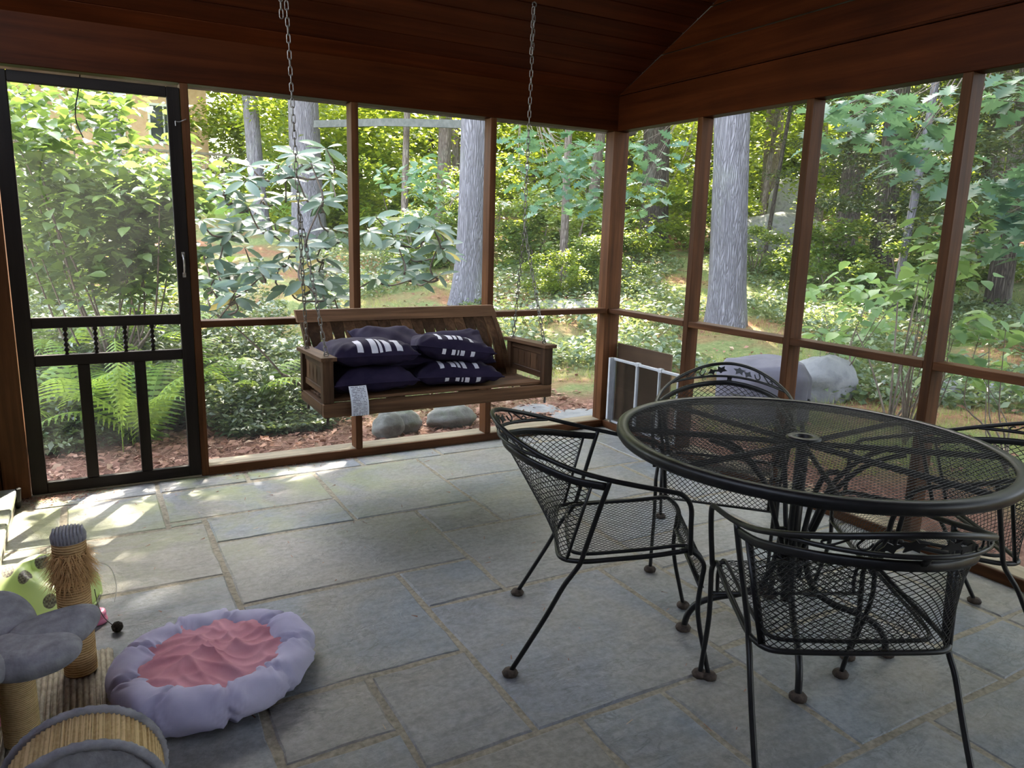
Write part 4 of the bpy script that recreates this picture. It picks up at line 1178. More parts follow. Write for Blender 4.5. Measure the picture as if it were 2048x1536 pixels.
tree('oak_tree', 'thick grey oak trunk seen between the second and third back posts', (1.72, 5.9), .225, 13, ln(.02), 'bark', [('canopy0', 6.8, (.82, .82, .9), .3, (2.8, 2.1)), ('canopy2', 7.2, (.62, .62, .8), 1.9, (2.6, 2.4)), ('mid0', 4.9, (.72, .66, .36), .8, (-.75, -.75))], flare=1.9, r1=.16, seed=1)  # unseen crowns shaped and shifted to shade the floor, sparing the door shrub
tree('oak_tree', 'large grey oak trunk filling the second right wall opening', (4.05, 2.95), .235, 13, ln(-.045), 'bark', [('canopy1', 6.6, (1.05, 1.05, .9), 1.3, (0, 0))], flare=1.5, r1=.18, seed=2)
tree('oak_tree', 'wide grey trunk behind the left swing chain', (1.36, 13.6), .36, 15, ln(.0), 'bark', [('canopy2', 9.5, (.7, .7, .7), 2.1, (1, 1))], flare=1.35, r1=.28, seed=3)
tree('oak_tree', 'slimmer grey trunk just left of the wide trunk behind the chain', (.55, 14.6), .19, 14, ln(-.05), 'bark', [], flare=1.5, r1=.14, seed=4)
tree('maple_tree', 'reddish brown trunk base half hidden behind the thick oak', (4.2, 12.2), .18, 12, ln(.0), 'barkbrown', [], flare=2.2, seed=5)
tree('young_tree', 'slender pale straight trunk seen in the last back opening', (4.1, 6.85), .075, 9, ln(-.02), 'barkbrown', [('mid0', 4.6, (.8, .8, .8), .4, (0, 0))], flare=1.3, r1=.05, seed=6)
tree('maple_tree', 'leaning brown trunk close to the corner post in the back opening', (7.1, 10.6), .14, 11, ln(.07), 'barkbrown', [('canopy2', 8.0, (.55, .55, .6), .9, (0, 0))], flare=1.3, seed=7)
tree('pine_tree', 'broad dark trunk in the first right wall opening', (8.8, 10.2), .33, 15, ln(-.03), 'barkdark', [('canopy0', 9.0, (.7, .7, .8), 2.9, (0, 0))], flare=1.35, r1=.25, seed=8)
tree('pine_tree', 'olive brown trunk behind the boulder in the second right opening', (13.4, 10.9), .27, 15, ln(.0), 'barkbrown', [], flare=1.25, seed=9)
tree('young_tree', 'thin dark leaning stem in front of the big boulder', (10.0, 7.8), .05, 7, ln(.10), 'barkdark', [('mid1', 4.6, (.6, .6, .6), 1.0, (0, 0))], flare=1.2, r1=.035, seed=10)
tree('young_tree', 'thin brown stem right of the big grey oak trunk', (11.6, 9.4), .08, 8, ln(.05), 'barkbrown', [('mid2', 4.2, (.8, .8, .8), 2.0, (0, 0))], flare=1.2, seed=11)
tree('hemlock_tree', 'dark hemlock trunk in the third right wall opening', (8.35, 3.7), .19, 12, ln(-.03), 'barkdark', [('hem0', 1.2, (.8, .8, .95), .7, (0, 0))], flare=1.3, seed=12)
tree('hemlock_tree', 'shaded hemlock left of the pale sapling in the third opening', (10.2, 5.9), .24, 13, ln(.0), 'barkdark', [('hem1', 1.6, (.8, .8, .9), 1.7, (0, 0))], flare=1.3, seed=13)
tree('sapling', 'pale grey sapling with a slanting stem in the third right opening', (6.4, 2.2), .055, 7, ln(.055), 'bark', [('mid0', 3.6, (.55, .55, .5), 3.0, (0, 0))], flare=1.2, r1=.04, seed=14)
tree('hemlock_tree', 'dense dark hemlock seen through the rightmost opening', (6.3, -.6), .17, 11, ln(.0), 'barkdark', [('hem2', 1.1, (.95, .95, .95), .5, (0, 0))], flare=1.4, seed=15)
tree('hemlock_tree', 'dark hemlock farther off at the right picture edge', (10.5, .6), .2, 12, ln(.0), 'barkdark', [('hem0', .8, (1.1, 1.1, 1), 2.6, (0, 0))], flare=1.3, seed=16)
tree('hemlock_tree', 'dark hemlock filling the gap behind the pale sapling', (8.0, 1.7), .16, 11, ln(.0), 'barkdark', [('hem1', .9, (.85, .85, .95), 4.0, (0, 0))], flare=1.3, seed=21)
tree('hemlock_tree', 'dark hemlock deeper in the wood behind the third opening', (12.0, 4.2), .2, 12, ln(.0), 'barkdark', [('hem2', .6, (1.0, 1.0, 1), 5.0, (0, 0))], flare=1.3, seed=22)
tree('young_tree', 'vine covered slender trunk left of the thick oak', (2.95, 11.5), .085, 10, ln(.02), 'barkbrown', [('mid1', 4.4, (.7, .7, .8), .8, (0, 0))], flare=1.3, seed=17)
tree('pine_tree', 'thin grey pine trunk in front of the tan house', (-2.5, 14.0), .12, 12, ln(.0), 'bark', [('mid2', 4.8, (.9, .9, .8), 4.1, (0, 0))], flare=1.2, seed=18)
tree('pine_tree', 'second thin pine trunk near the deck railing', (-.9, 16.5), .13, 12, ln(.0), 'barkbrown', [('mid0', 5.2, (1, 1, .8), 1.1, (0, 0))], flare=1.2, seed=19)
# background woodland
BG = []
rb = np.random.default_rng(5)
GRP = 'sunlit woodland trees in the far background'
k = 0
for az in np.arange(14, 74, 4.0):
    d = 21+6*((k*7) % 3)+rb.uniform(-1, 1)
    xy = pol(az+rb.uniform(-1, 1), d)
    tree('woodland_tree', 'leafy yellow green tree in the sunlit far background', xy, .10+.05*rb.random(), 11, ln(rb.uniform(-.04, .04)), 'barkbrown' if k % 2 else 'barkdark',
         [('under%d' % (k % 3), -.2+rb.uniform(0, .8), (1.1, 1.1, 1.1), rb.uniform(0, 6), (0, 0))], GRP, 1.2, seed=k)
    k += 1
for az in np.arange(12.5, 78, 4.6):
    d = 34+4*((k*5) % 3)+rb.uniform(-1, 1)
    xy = pol(az+rb.uniform(-1, 1), d)
    tree('woodland_tree', 'leafy yellow green tree in the sunlit far background', xy, .16, 13, ln(0), 'barkbrown', [('under%d' % (k % 3), .3, (1.6, 1.6, 1.5), rb.uniform(0, 6), (0, 0))], GRP, 1.2, seed=k)
    k += 1
for az in np.arange(-16, 84, 5.2):
    xy = pol(az, 46)
    tree('woodland_tree', 'leafy yellow green tree in the sunlit far background', xy, .2, 14, ln(0), 'barkbrown', [('under%d' % (k % 3), -.8, (2.3, 2.3, 1.9), rb.uniform(0, 6), (0, 0))], GRP, 1.2, seed=k)
    k += 1
for az, d in ((-9, 24), (-4, 33), (-14, 30), (2.5, 38), (11, 31)):
    xy = pol(az, d)
    tree('woodland_tree', 'leafy yellow green tree in the sunlit far background', xy, .16, 13, ln(0), 'barkbrown', [('under%d' % (k % 3), 2.2, (1.4, 1.4, 1.4), rb.uniform(0, 6), (0, 0))], GRP, 1.2, seed=k); k += 1
# unseen hemlocks and an oak added right of the porch to block sky light
for q, (x, y, key, s_) in enumerate(((5.2, -3.6, 'hem1', 1.25), (7.5, -6.5, 'hem2', 1.4), (4.6, -7.5, 'hem0', 1.2), (9.5, -2.5, 'hem1', 1.4), (6.2, -10.0, 'hem0', 1.5))):
    tree('hemlock_tree', 'unseen dark hemlock added right of the porch for shading', (x, y), .2, 12, ln(.0), 'barkdark', [(key, .5, (s_, s_, s_*1.1), q*1.3, (0, 0))], 'unseen hemlocks added for shading right of the porch', 1.3, seed=q)
tree('oak_tree', 'unseen tall oak with a high crown added for shading right of the porch', (6.4, -2.2), .25, 13, ln(.0), 'bark', [('canopy1', 7, (1.1, 1.1, 1), 3.3, (0, 0))], flare=1.5, seed=31)
# understory shrubs
for (az, d, key, s_, lab) in ((24, 15.5, 'shrub0', 1.1, 'leafy shrub'), (27.5, 17, 'shrubb1', 1.3, ''), (31, 15, 'shrub1', 1.0, ''), (20.5, 19, 'shrubb0', 1.5, ''), (33.5, 14.5, 'shrub2', 1.1, ''), (38, 17, 'shrubb2', 1.2, ''),
                            (43.5, 19, 'shrubb0', 1.2, ''), (52, 13.5, 'shrub1', .9, ''), (57, 12, 'shrub0', .8, ''), (47, 15, 'shrub2', .7, ''), (35.5, 20, 'shrubb1', 1.5, ''), (60, 15, 'shrub2', 1.2, ''), (15.5, 21, 'shrubb2', 1.2, ''), (36.5, 12.5, 'shrub0', .7, ''), (32.5, 11.8, 'shrubb0', .55, ''), (22.0, 14.5, 'shrub2', .8, ''), (1.0, 9.5, 'shrubb0', .9, ''), (-2.5, 10.5, 'shrub2', 1.0, ''), (-6, 9.5, 'shrubb1', 1.0, '')):
    xy = pol(az, d); z_ = ground_z(*xy)
    root = empty('shrub', (xy[0], xy[1], z_), label='leafy green shrub in the woodland understory', cat='shrub', group='shrubs in the woodland understory')
    foliage(root, key, (xy[0], xy[1], z_-.05), (s_, s_, s_), az*1.3)
    g = G()
    for q in range(4): g.tube([(xy[0]+.04*q, xy[1], z_-.1), (xy[0]+.3*math.cos(q*1.7)*s_, xy[1]+.3*math.sin(q*1.7)*s_, z_+.9*s_)], .012, 5)
    g.build('stems', M['twig'], root)

# beam between two trees, boulders, stones
bm_ = empty('timber_beam', (2.3, 11.0, 3.4), label='silvery horizontal timber beam fixed between two trees', cat='beam')
G().tube([(1.45, 13.1, 3.62), (2.4, 11.0, 3.52), (3.5, 9.0, 3.36)], .085, 4, True, (1.25, .6)).build('beam', M['log'], bm_)
def boulder(name, label, c, s, seed, mat='rock', group=None, cat='rock', rz=0.0):
    def f(u, v):
        a = 2*PI*u; b = PI*(v-.5); x, y, z_ = math.cos(b)*math.cos(a), math.cos(b)*math.sin(a), math.sin(b)
        r = 1+.16*wobble(x, y, z_, 1.3, seed)+.07*wobble(x, y, z_, 3.1, seed+2)+.03*wobble(x, y, z_, 7, seed)
        p = [q*r for q in (x, y, z_)]
        X, Y = s[0]*p[0], s[1]*p[1]
        return (c[0]+X*math.cos(rz)-Y*math.sin(rz), c[1]+X*math.sin(rz)+Y*math.cos(rz), c[2]+s[2]*p[2])
    o = G().grid(f, 40, 24, True, False).build(name, M[mat], smooth=True)
    return tag(o, label, cat, group)
boulder('boulder', 'large pale granite boulder in the yard beyond the third right opening', (2.53, .12, .10), (.29, .24, .28), 1.0, 'rockpale', rz=-.6)
boulder('boulder', 'long mossy boulder in the woods right of the big oak', (11.1, 8.3, 1.45), (1.05, .7, .62), 2.0, rz=-.5)
boulder('boulder', 'upright boulder behind the long mossy boulder', (12.6, 9.4, 1.9), (.55, .5, .95), 6.0)
boulder('rock', 'angular grey rock in the mulch under the swing', (-1.40, .68, -.02), (.11, .09, .12), 3.0)
boulder('rock', 'mossy rock touching the angular rock under the swing', (-1.24, .78, -.03), (.13, .10, .11), 3.7)
boulder('rock', 'rounded pale green rock behind the second back post', (-.84, .80, -.03), (.19, .13, .11), 4.0)
boulder('rock', 'low flat rock in the ground cover near the corner post', (2.95, 4.9, .33), (.65, .4, .09), 5.0, rz=-.4)
for (x, y, s_, sd_, lab) in ((3.35, -.55, .16, 1.2, 'leftmost'), (3.62, -.78, .13, 2.2, ''), (3.95, -.9, .15, 3.1, ''), (4.25, -1.2, .17, 4.4, '')):
    boulder('rock', 'small grey stone in the border row at the far right', (x, y, ground_z(x, y)+.03), (s_, s_*.8, s_*.7), sd_, 'rockpale', 'small border stones at the far right', rz=sd_)
for (x, y, s_, sd_) in ((.25, .62, .26, 1.0), (.02, .95, .22, 2.0)):
    boulder('paving_stone', 'flat paving stone in the mulch outside the corner post', (x, y, -.085), (s_, s_*.8, .03), sd_, 'rockpale', 'flat paving stones outside the corner', 'paving stone')

# covered object outside the right wall
cv = empty('covered_grill', (1.55, -.02, 0), label='low object under a grey cloth cover outside behind the far chair', cat='covered grill')
def cov(u, v):
    a = 2*PI*u; ca_, sa_ = math.cos(a), math.sin(a)
    ex_ = 2.6
    rx = (abs(ca_)**ex_+abs(sa_)**ex_)**(-1/ex_)
    t = min(1, v*1.9); body = max(0, v-.42)/.58
    R = t*(1-.04*body)+.06*body*math.sin(9*a)+.02*math.sin(17*a)*body
    zz = .44-.04*t**3+.02*t*math.sin(3*a+4*v)-.50*body+.03*t*math.cos(a+.6)*(1-body)
    X_, Y_ = .26*rx*ca_*R, .42*rx*sa_*R
    return (1.60+X_*.8-Y_*.35, -.02+X_*.35+Y_*.85, zz-.03)
G().grid(cov, 90, 34, True, False).build('cloth', M['greycloth'], cv, smooth=True)
G().tube(catmull([(1.60+.26*math.cos(a), -.02+.44*math.sin(a), .12) for a in np.linspace(0, 2*PI, 20)], 3), .008, 5).build('tie_cord', M['string'], cv)

# tan house with deck far behind the left shrub
hz = ground_z(-1.6, 28)
hs = empty('house', (-1.6, 29, hz), label='tan house with a raised deck glimpsed behind the left shrub', cat='house')
box('wall', -9, 1.4, 29, 36, hz-.3, 7.4, M['siding'], hs, 0)
G().prism([(28.4, 7.2), (32.5, 9.6), (36.6, 7.2)], -9.5, 1.9, 0).build('roof', M['roofing'], hs)
for x in (-7.2, -4.6, -2.1, -.2):
    wv_ = box('window', x-.55, x+.55, 28.93, 29.02, 4.4, 5.9, M['whitetrim'], hs, .02); box('pane', x-.47, x-.03, 28.91, 28.94, 4.5, 5.8, M['pane'], wv_, 0); box('pane', x+.03, x+.47, 28.91, 28.94, 4.5, 5.8, M['pane'], wv_, 0)
box('deck_floor', -6.5, 1.9, 26.0, 29, 2.85, 3.02, M['deckwood'], hs, .01)
for x in np.arange(-6.4, 2.0, 1.65): box('deck_post', x-.06, x+.06, 26.02, 26.14, 1.6, 3.95, M['deckwood'], hs, .01)
box('deck_rail', -6.5, 1.9, 26.02, 26.14, 3.86, 3.95, M['deckwood'], hs, .01)
box('deck_rail', -6.5, 1.9, 26.05, 26.11, 3.12, 3.18, M['deckwood'], hs, .01)
bme = None
for x in np.arange(-6.35, 1.9, .16):
    if bme is None: b_ = box('baluster', x-.02, x+.02, 26.06, 26.10, 3.18, 3.86, M['deckwood'], hs, 0); bme = (b_.data, x)
    else: o = bpy.data.objects.new('baluster', bme[0]); link(o, hs); o.location = (x-bme[1], 0, 0)

# ------------------------------------------------------------------ near plants
def branchy(root, base, tips, name='stem', r=.012, mat='twig', jit=.08):
    g = G()
    for t in tips:
        b = Vector(base); t = Vector(t); m = b.lerp(t, .55)+Vector((rng.normal(0, jit), rng.normal(0, jit), -.10*(t-b).length+rng.normal(0, jit)*.5))
        P = catmull([b, b.lerp(m, .5)+Vector((0, 0, .05)), m, t], 4)
        g.tube(P, [r*(1-.75*i/(len(P)-1)) for i in range(len(P))], 5)
    return g.build(name, M[mat], root, smooth=True)
RHODO = [(-2.35,0.99,0.93),(-2.4,1.48,1.13),(-2.36,1.38,0.94),(-2.19,1.01,1.1),(-1.92,1.33,0.94),(-2.15,1.86,0.97),(-2.17,1.6,1.41),(-2.12,1.87,1.2),(-1.81,1.79,1.09),(-2.45,1.67,0.94),(-2.44,1.27,1.0),(-2.24,1.83,0.98),(-1.79,1.2,0.96),(-1.71,1.12,1.0),(-1.59,1.58,1.13),(-1.5,1.66,1.36),(-2.04,1.75,1.09),(-1.86,1.05,1.24),(-2.17,1.77,1.03),(-1.89,1.3,1.29),(-1.81,1.08,0.95),(-1.5,1.47,1.29),(-1.11,1.75,0.97),(-0.85,1.52,0.98),(-0.64,1.69,1.43),(-1.33,1.27,1.35),(-0.83,1.11,1.39),(-1.07,1.2,1.06),(-1.43,1.87,1.75),(-1.55,1.44,1.8),(-1.63,1.58,1.53),(-1.53,1.57,1.57),(-1.72,1.45,1.57),(-1.74,1.03,1.54),(-2.1,1.67,1.8),(-2.27,1.43,1.55),(-2.19,1.29,1.5),(-2.2,1.29,1.67),(-2.33,1.38,1.61),(-1.98,1.82,1.58),(-1.8,1.85,1.59),(-1.83,1.71,1.74),(-2.19,1.38,1.7),(-1.81,1.47,1.76),(-1.93,1.48,1.81),(-1.63,1.29,1.93),(-1.8,1.07,1.8),(-1.78,1.57,1.9),(-1.76,1.83,1.94),(-1.87,1.18,1.86),(-1.98,1.44,1.39),(-2.17,1.32,1.04),(-2.36,1.9,1.18),(-2.43,1.78,1.16),(-2.16,1.07,1.03),(-2.48,1.44,1.4),(-2.06,1.32,1.34),(-2.26,1.57,1.32),(-2.31,1.6,1.27),(-2.2,1.67,1.07),(-1.88,1.42,1.18),(-1.6,1.77,0.82),(-1.92,0.9,1.01),(-1.64,1.59,1.03),(-1.53,1.78,1.1),(-1.62,1.46,1.26),(-1.62,1.57,0.95),(-1.95,1.38,1.12),(-1.56,1.76,1.04),(-1.11,1.29,1.29),(-0.88,0.98,1.26),(-1.06,1.86,1.47),(-0.88,1.79,1.43),(-0.9,1.28,1.46),(-0.85,1.39,1.3),(-0.95,0.91,1.38),(-0.94,1.34,1.42),(-0.79,1.79,1.12),(-0.84,1.07,1.03),(-0.84,1.78,1.09),(-0.79,1.79,1.17),(-0.52,1.61,1.17),(-0.6,1.54,1.2),(-1.45,1.55,0.75),(-1.56,1.41,0.85),(-1.49,1.82,0.9),(-1.56,0.91,0.73),(-2.48,1.14,0.95),(-2.38,1.5,0.74),(-2.33,1.11,0.88)]
OAK1 = [(1.25,-1.0,2.25),(1.4,-0.71,2.3),(1.42,-0.66,2.28),(1.46,-0.72,2.17),(1.31,-0.69,2.25),(1.52,-0.71,2.14),(1.0,-1.01,2.11),(1.41,-1.18,2.04),(1.53,-1.15,2.11),(1.34,-1.25,2.18),(1.4,-1.22,1.98),(1.29,-0.99,2.11),(1.51,-1.14,2.06),(1.23,-1.2,2.0),(1.05,-1.57,1.89),(1.58,-0.81,2.36),(1.54,-0.99,2.26),(1.23,-1.31,2.23),(1.29,-1.31,2.0),(1.01,-1.02,2.02),(1.26,-0.77,2.09),(1.53,-0.49,2.09),(1.1,-1.47,1.83),(1.53,-1.08,1.92),(1.54,-1.09,1.95)]
OAK2 = [(1.83,3.06,2.33),(1.69,2.97,2.36),(1.6,2.98,2.2),(1.21,2.81,2.27),(1.34,3.31,2.45),(1.39,2.21,2.02),(0.93,2.48,2.32),(1.45,2.92,2.14),(1.57,2.45,2.26),(2.0,3.17,2.15),(1.51,2.8,2.24),(1.16,2.43,2.04),(1.15,3.29,2.21),(0.86,2.59,2.35),(2.23,3.15,1.88),(1.62,2.66,1.67),(1.64,3.1,2.02),(2.01,3.24,1.8),(2.02,3.13,1.75),(1.58,2.85,2.02),(1.82,3.39,1.77),(1.84,3.26,2.13),(1.52,2.68,1.86),(1.21,2.71,2.04),(1.25,3.33,1.76),(1.05,2.6,2.07),(1.13,2.74,1.86),(1.19,3.17,1.96)]
OAK3 = [(1.17,-1.86,1.48),(1.05,-1.98,1.68),(1.19,-1.82,1.68),(0.98,-2.05,1.51),(1.16,-2.2,1.52),(0.98,-2.05,1.7),(0.95,-2.2,1.51),(0.98,-2.09,1.49),(1.38,-1.73,1.76),(1.26,-1.98,1.62),(1.18,-2.1,1.73),(1.38,-2.1,1.63),(1.08,-1.99,1.56),(0.92,-2.19,1.45),(1.1,-2.17,1.69),(1.33,-1.78,1.7),(1.23,-1.95,1.44),(0.85,-2.26,1.45),(0.83,-2.31,1.36),(1.02,-2.05,1.34),(1.27,-1.93,2.16),(1.12,-2.11,2.12),(0.85,-1.98,2.09),(1.24,-1.95,2.1),(0.98,-1.99,2.18),(1.02,-1.95,2.05)]
OAK4 = [(2.72,3.18,1.88),(3.08,3.48,1.66),(3.4,4.07,2.49),(3.31,3.59,2.26),(3.53,3.71,1.83),(3.09,3.29,2.49),(2.5,3.08,2.38),(3.44,3.94,2.15),(2.96,3.54,2.51),(3.21,3.22,2.24),(3.03,3.5,1.88),(3.38,3.84,2.13)]
LIME1 = [(1.48,-1.55,1.34),(1.6,-1.61,1.18),(1.24,-1.6,1.58),(1.46,-1.64,1.3),(1.6,-1.34,1.23),(1.63,-1.39,1.25),(1.23,-1.6,1.25),(1.23,-1.56,1.38),(1.7,-1.39,1.6),(1.39,-1.63,1.45),(1.34,-1.44,1.48),(1.85,-1.15,1.35),(1.84,-1.21,1.14),(1.65,-1.13,1.09),(1.38,-1.56,1.06),(1.73,-1.18,1.03),(1.89,-1.07,1.08),(1.31,-1.35,1.07),(1.24,-1.54,1.19),(1.67,-1.62,0.61),(1.47,-1.61,0.83),(1.69,-1.57,0.92),(1.43,-1.55,0.88),(1.71,-1.64,0.6),(1.25,-1.77,0.69),(1.55,-1.58,0.67),(1.81,-1.36,0.73),(1.3,-1.67,0.79)]
LIME2 = [(2.5,-0.4,0.86),(2.42,-0.31,0.91),(2.28,-0.68,0.98),(2.36,-0.22,1.04),(3.15,0.75,0.94),(3.36,0.41,0.42),(3.28,0.22,0.98),(2.97,0.63,0.97),(3.21,0.52,0.52),(2.84,-0.18,0.68),(3.37,0.46,0.46),(3.19,0.25,0.7),(2.72,-0.11,0.92),(2.73,-0.11,0.86),(2.46,0.13,0.57),(3.25,0.06,0.6)]
LIME3 = [(1.84,-1.62,0.52),(1.73,-1.82,0.85),(1.97,-1.58,0.48),(1.94,-1.7,0.62),(1.51,-1.88,0.88),(1.55,-1.8,0.84),(1.67,-1.66,0.87),(1.6,-2.0,0.66),(1.68,-1.7,0.84),(1.67,-1.88,0.6),(1.72,0.19,0.67),(2.06,0.61,0.72),(1.44,0.01,0.92),(1.72,0.32,0.76)]
DOORSH = [(-3.56,1.97,1.9),(-3.0,2.34,2.2),(-3.25,2.45,2.22),(-2.87,2.32,2.07),(-2.69,2.77,2.37),(-3.3,2.02,1.8),(-2.96,2.43,2.25),(-3.43,2.13,1.69),(-3.3,2.73,1.63),(-3.53,1.9,1.93),(-2.52,2.7,1.98),(-2.95,1.9,2.23),(-3.23,2.93,2.27),(-2.74,1.92,1.6),(-2.55,1.98,1.65),(-3.5,2.19,2.11),(-3.36,2.35,2.12),(-2.64,2.11,2.27),(-3.13,3.08,1.77),(-2.53,2.47,2.22),(-3.06,2.08,1.89),(-3.25,2.2,2.18),(-2.7,2.45,1.66),(-2.54,2.32,1.58),(-3.48,2.18,1.63),(-2.89,3.11,1.59),(-3.05,2.42,1.72),(-2.6,2.25,1.71),(-3.58,1.91,1.3),(-3.1,2.61,0.92),(-2.95,2.72,1.2),(-3.53,2.46,1.67),(-3.42,2.67,1.38),(-2.97,2.67,1.57),(-3.49,2.1,1.15),(-3.5,2.78,1.52),(-2.98,1.92,1.5),(-3.39,3.0,1.14),(-2.58,2.65,1.08),(-2.96,3.1,1.84),(-2.83,2.19,1.47),(-3.55,2.69,1.15),(-2.57,2.28,1.74),(-2.8,2.24,1.42),(-3.26,2.39,1.69),(-2.71,2.18,1.05),(-2.95,2.16,1.03),(-3.58,2.9,1.62),(-3.39,3.13,0.99),(-2.63,2.65,1.75),(-2.6,3.1,1.6),(-3.69,2.77,0.92),(-2.86,2.32,1.02),(-2.7,1.74,1.68),(-3.14,1.93,1.53),(-3.46,2.67,1.17),(-2.52,2.84,1.42),(-3.04,2.13,1.17),(-2.99,3.08,1.37),(-2.87,2.15,1.18)]
HEM = [(1.04,6.14,2.15),(1.46,6.99,2.22),(1.75,7.06,2.08),(1.47,7.67,2.36),(1.82,7.41,1.7),(1.96,7.87,1.64),(1.72,7.3,1.93),(1.84,7.98,2.03),(1.68,6.95,2.32),(1.27,7.3,2.02)]

rh = empty('rhododendron', (-1.72, 1.5, -.1), label='rhododendron with long blue green leaves behind the swing', cat='shrub')
mats = []
for w_ in RHODO:
    ax_ = Vector((rng.normal(0, .25), rng.normal(-.25, .25), 1)).normalized()
    nl = rng.integers(6, 10); a0 = rng.uniform(0, 6)
    for k in range(nl):
        a = a0+2*PI*k/nl+rng.normal(0, .15); d = Vector((math.cos(a), math.sin(a), rng.uniform(-.65, .45))); s_ = rng.uniform(.13, .20)
        n_ = Vector((rng.normal(-.1, .3), rng.normal(-.75, .35), 1))
        mats.append(leaf_matrix(Vector(w_)+d*.012, d, n_, s_))
put_leaves(rh, 'rhodo', 'lf_rhodo', mats, 290)
pts_ = sorted((Vector(p) for p in RHODO), key=lambda p: p.z)
nodes_ = [Vector((-1.95, 1.5, .25)), Vector((-1.45, 1.5, .22)), Vector((-1.70, 1.55, .45))]
g = G()
for nd in nodes_: g.tube(catmull([(-1.68, 1.55, -.14), Vector((-1.68, 1.55, .05)).lerp(nd, .5), nd], 5), [.016]*11, 6)
for p in pts_:
    q = min(nodes_, key=lambda n_: (n_-p).length+max(0, n_.z-p.z)*2)
    m = q.lerp(p, .5)+Vector((rng.normal(0, .04), rng.normal(0, .04), -.05))
    P = catmull([q, m, p], 4); g.tube(P, [.010-.0055*i/(len(P)-1) for i in range(len(P))], 5)
    nodes_.append(p-Vector((0, 0, .03)))
g.build('branches', M['twig'], rh, smooth=True)

ds = empty('viburnum_shrub', (-3.05, 2.5, ground_z(-3.05, 2.5)), label='tall broad leaved shrub filling the upper screen door panel', cat='shrub')
mats = []
DOORSH = [p for i, p in enumerate(DOORSH) if p[2] < 1.75 or i % 3 == 0]
for w_ in DOORSH+DOORSH:
    for k in range(52):
        p = Vector(w_)+Vector((rng.normal(0, .2), rng.normal(0, .2), rng.normal(0, .13)))
        a = rng.uniform(0, 2*PI); d = Vector((math.cos(a), math.sin(a), rng.uniform(-.6, .1)))
        mats.append(leaf_matrix(p, d, Vector((rng.normal(0, .3), rng.normal(.1, .35), 1)), rng.uniform(.07, .125)))
put_leaves(ds, 'ovate', 'lf_shrub', mats, 300)
branchy(ds, (-3.05, 2.5, ground_z(-3.05, 2.5)-.05), [DOORSH[i] for i in range(0, len(DOORSH), 3)], 'stems', .016)

def leafy(name, label, cat, pts, kind, mat, per, size, spread, base, cap=260, stem='twigs', r=.008, group=None, droop=(-.7, .1)):
    root = empty(name, base, label=label, cat=cat, group=group)
    mats = []
    for w_ in pts:
        for k in range(per):
            a = rng.uniform(0, 2*PI); d = Vector((math.cos(a), math.sin(a), rng.uniform(*droop)))
            p = Vector(w_)+Vector((rng.normal(0, spread), rng.normal(0, spread), rng.normal(0, spread*.5)))
            mats.append(leaf_matrix(p, d, Vector((rng.normal(0, .35), rng.normal(0, .35), 1)), rng.uniform(*size)))
    put_leaves(root, kind, mat, mats, cap)
    branchy(root, base, pts[::2], stem, r)
    return root
leafy('oak_branch', 'oak branch with lobed leaves across the top of the third right opening', 'branch', OAK1, 'oak', 'lf_oak', 6, (.13, .19), .10, (2.4, -1.2, 3.2))
leafy('oak_branch', 'drooping oak foliage at the top of the last back opening', 'branch', OAK2, 'oak', 'lf_oak', 8, (.14, .20), .14, (1.85, 4.6, 3.4))
leafy('oak_branch', 'lobed oak leaves hanging in the rightmost opening', 'branch', OAK3, 'oak', 'lf_oak', 7, (.12, .18), .10, (2.2, -2.4, 2.5))
leafy('oak_branch', 'hanging oak leaves left of the dark trunk in the first right opening', 'branch', OAK4, 'oak', 'lf_oak', 8, (.15, .21), .15, (4.0, 3.4, 3.6))
leafy('young_shrub', 'lime leaved young shrub beside the last visible right post', 'shrub', LIME1, 'ovate', 'lf_lime', 6, (.09, .15), .08, (1.75, -1.2, ground_z(1.75, -1.2)))
leafy('young_shrub', 'broad lime leaves low in the third right opening', 'shrub', LIME2, 'ovate', 'lf_lime', 9, (.10, .17), .13, (3.0, .2, ground_z(3.0, .2)))
leafy('young_shrub', 'low lime leaved shrub at the far right edge', 'shrub', LIME3[:10], 'ovate', 'lf_lime', 7, (.09, .15), .10, (1.75, -1.9, ground_z(1.75, -1.9)))
leafy('understory_branch', 'blue green leafy branch in front of the thick oak', 'branch', HEM, 'ovate', 'lf_oak', 16, (.12, .2), .22, (2.9, 8.6, 2.0))
# bare multi stemmed sapling beyond the third right opening
sp_ = empty('bare_shrub', (2.11, -.84, ground_z(2.11, -.84)), label='thin leafless multi stemmed shrub seen over the table', cat='shrub')
for q, (dx, dy, h) in enumerate(((.12, .0, 1.1), (-.10, .22, .75), (.02, -.14, .8), (.05, .1, 1.35), (-.02, -.3, .6), (.1, -.45, .7))):
    b = Vector((2.11, -.84, ground_z(2.11, -.84)-.03))
    G().tube(catmull([b, b+Vector((dx*.3, dy*.3, h*.3)), b+Vector((dx*.8, dy*.8, h*.7)), b+Vector((dx*1.3, dy*1.3, h))], 5), [.011-.0005*i for i in range(16)], 6).build('stem', M['twig'], sp_, smooth=True)

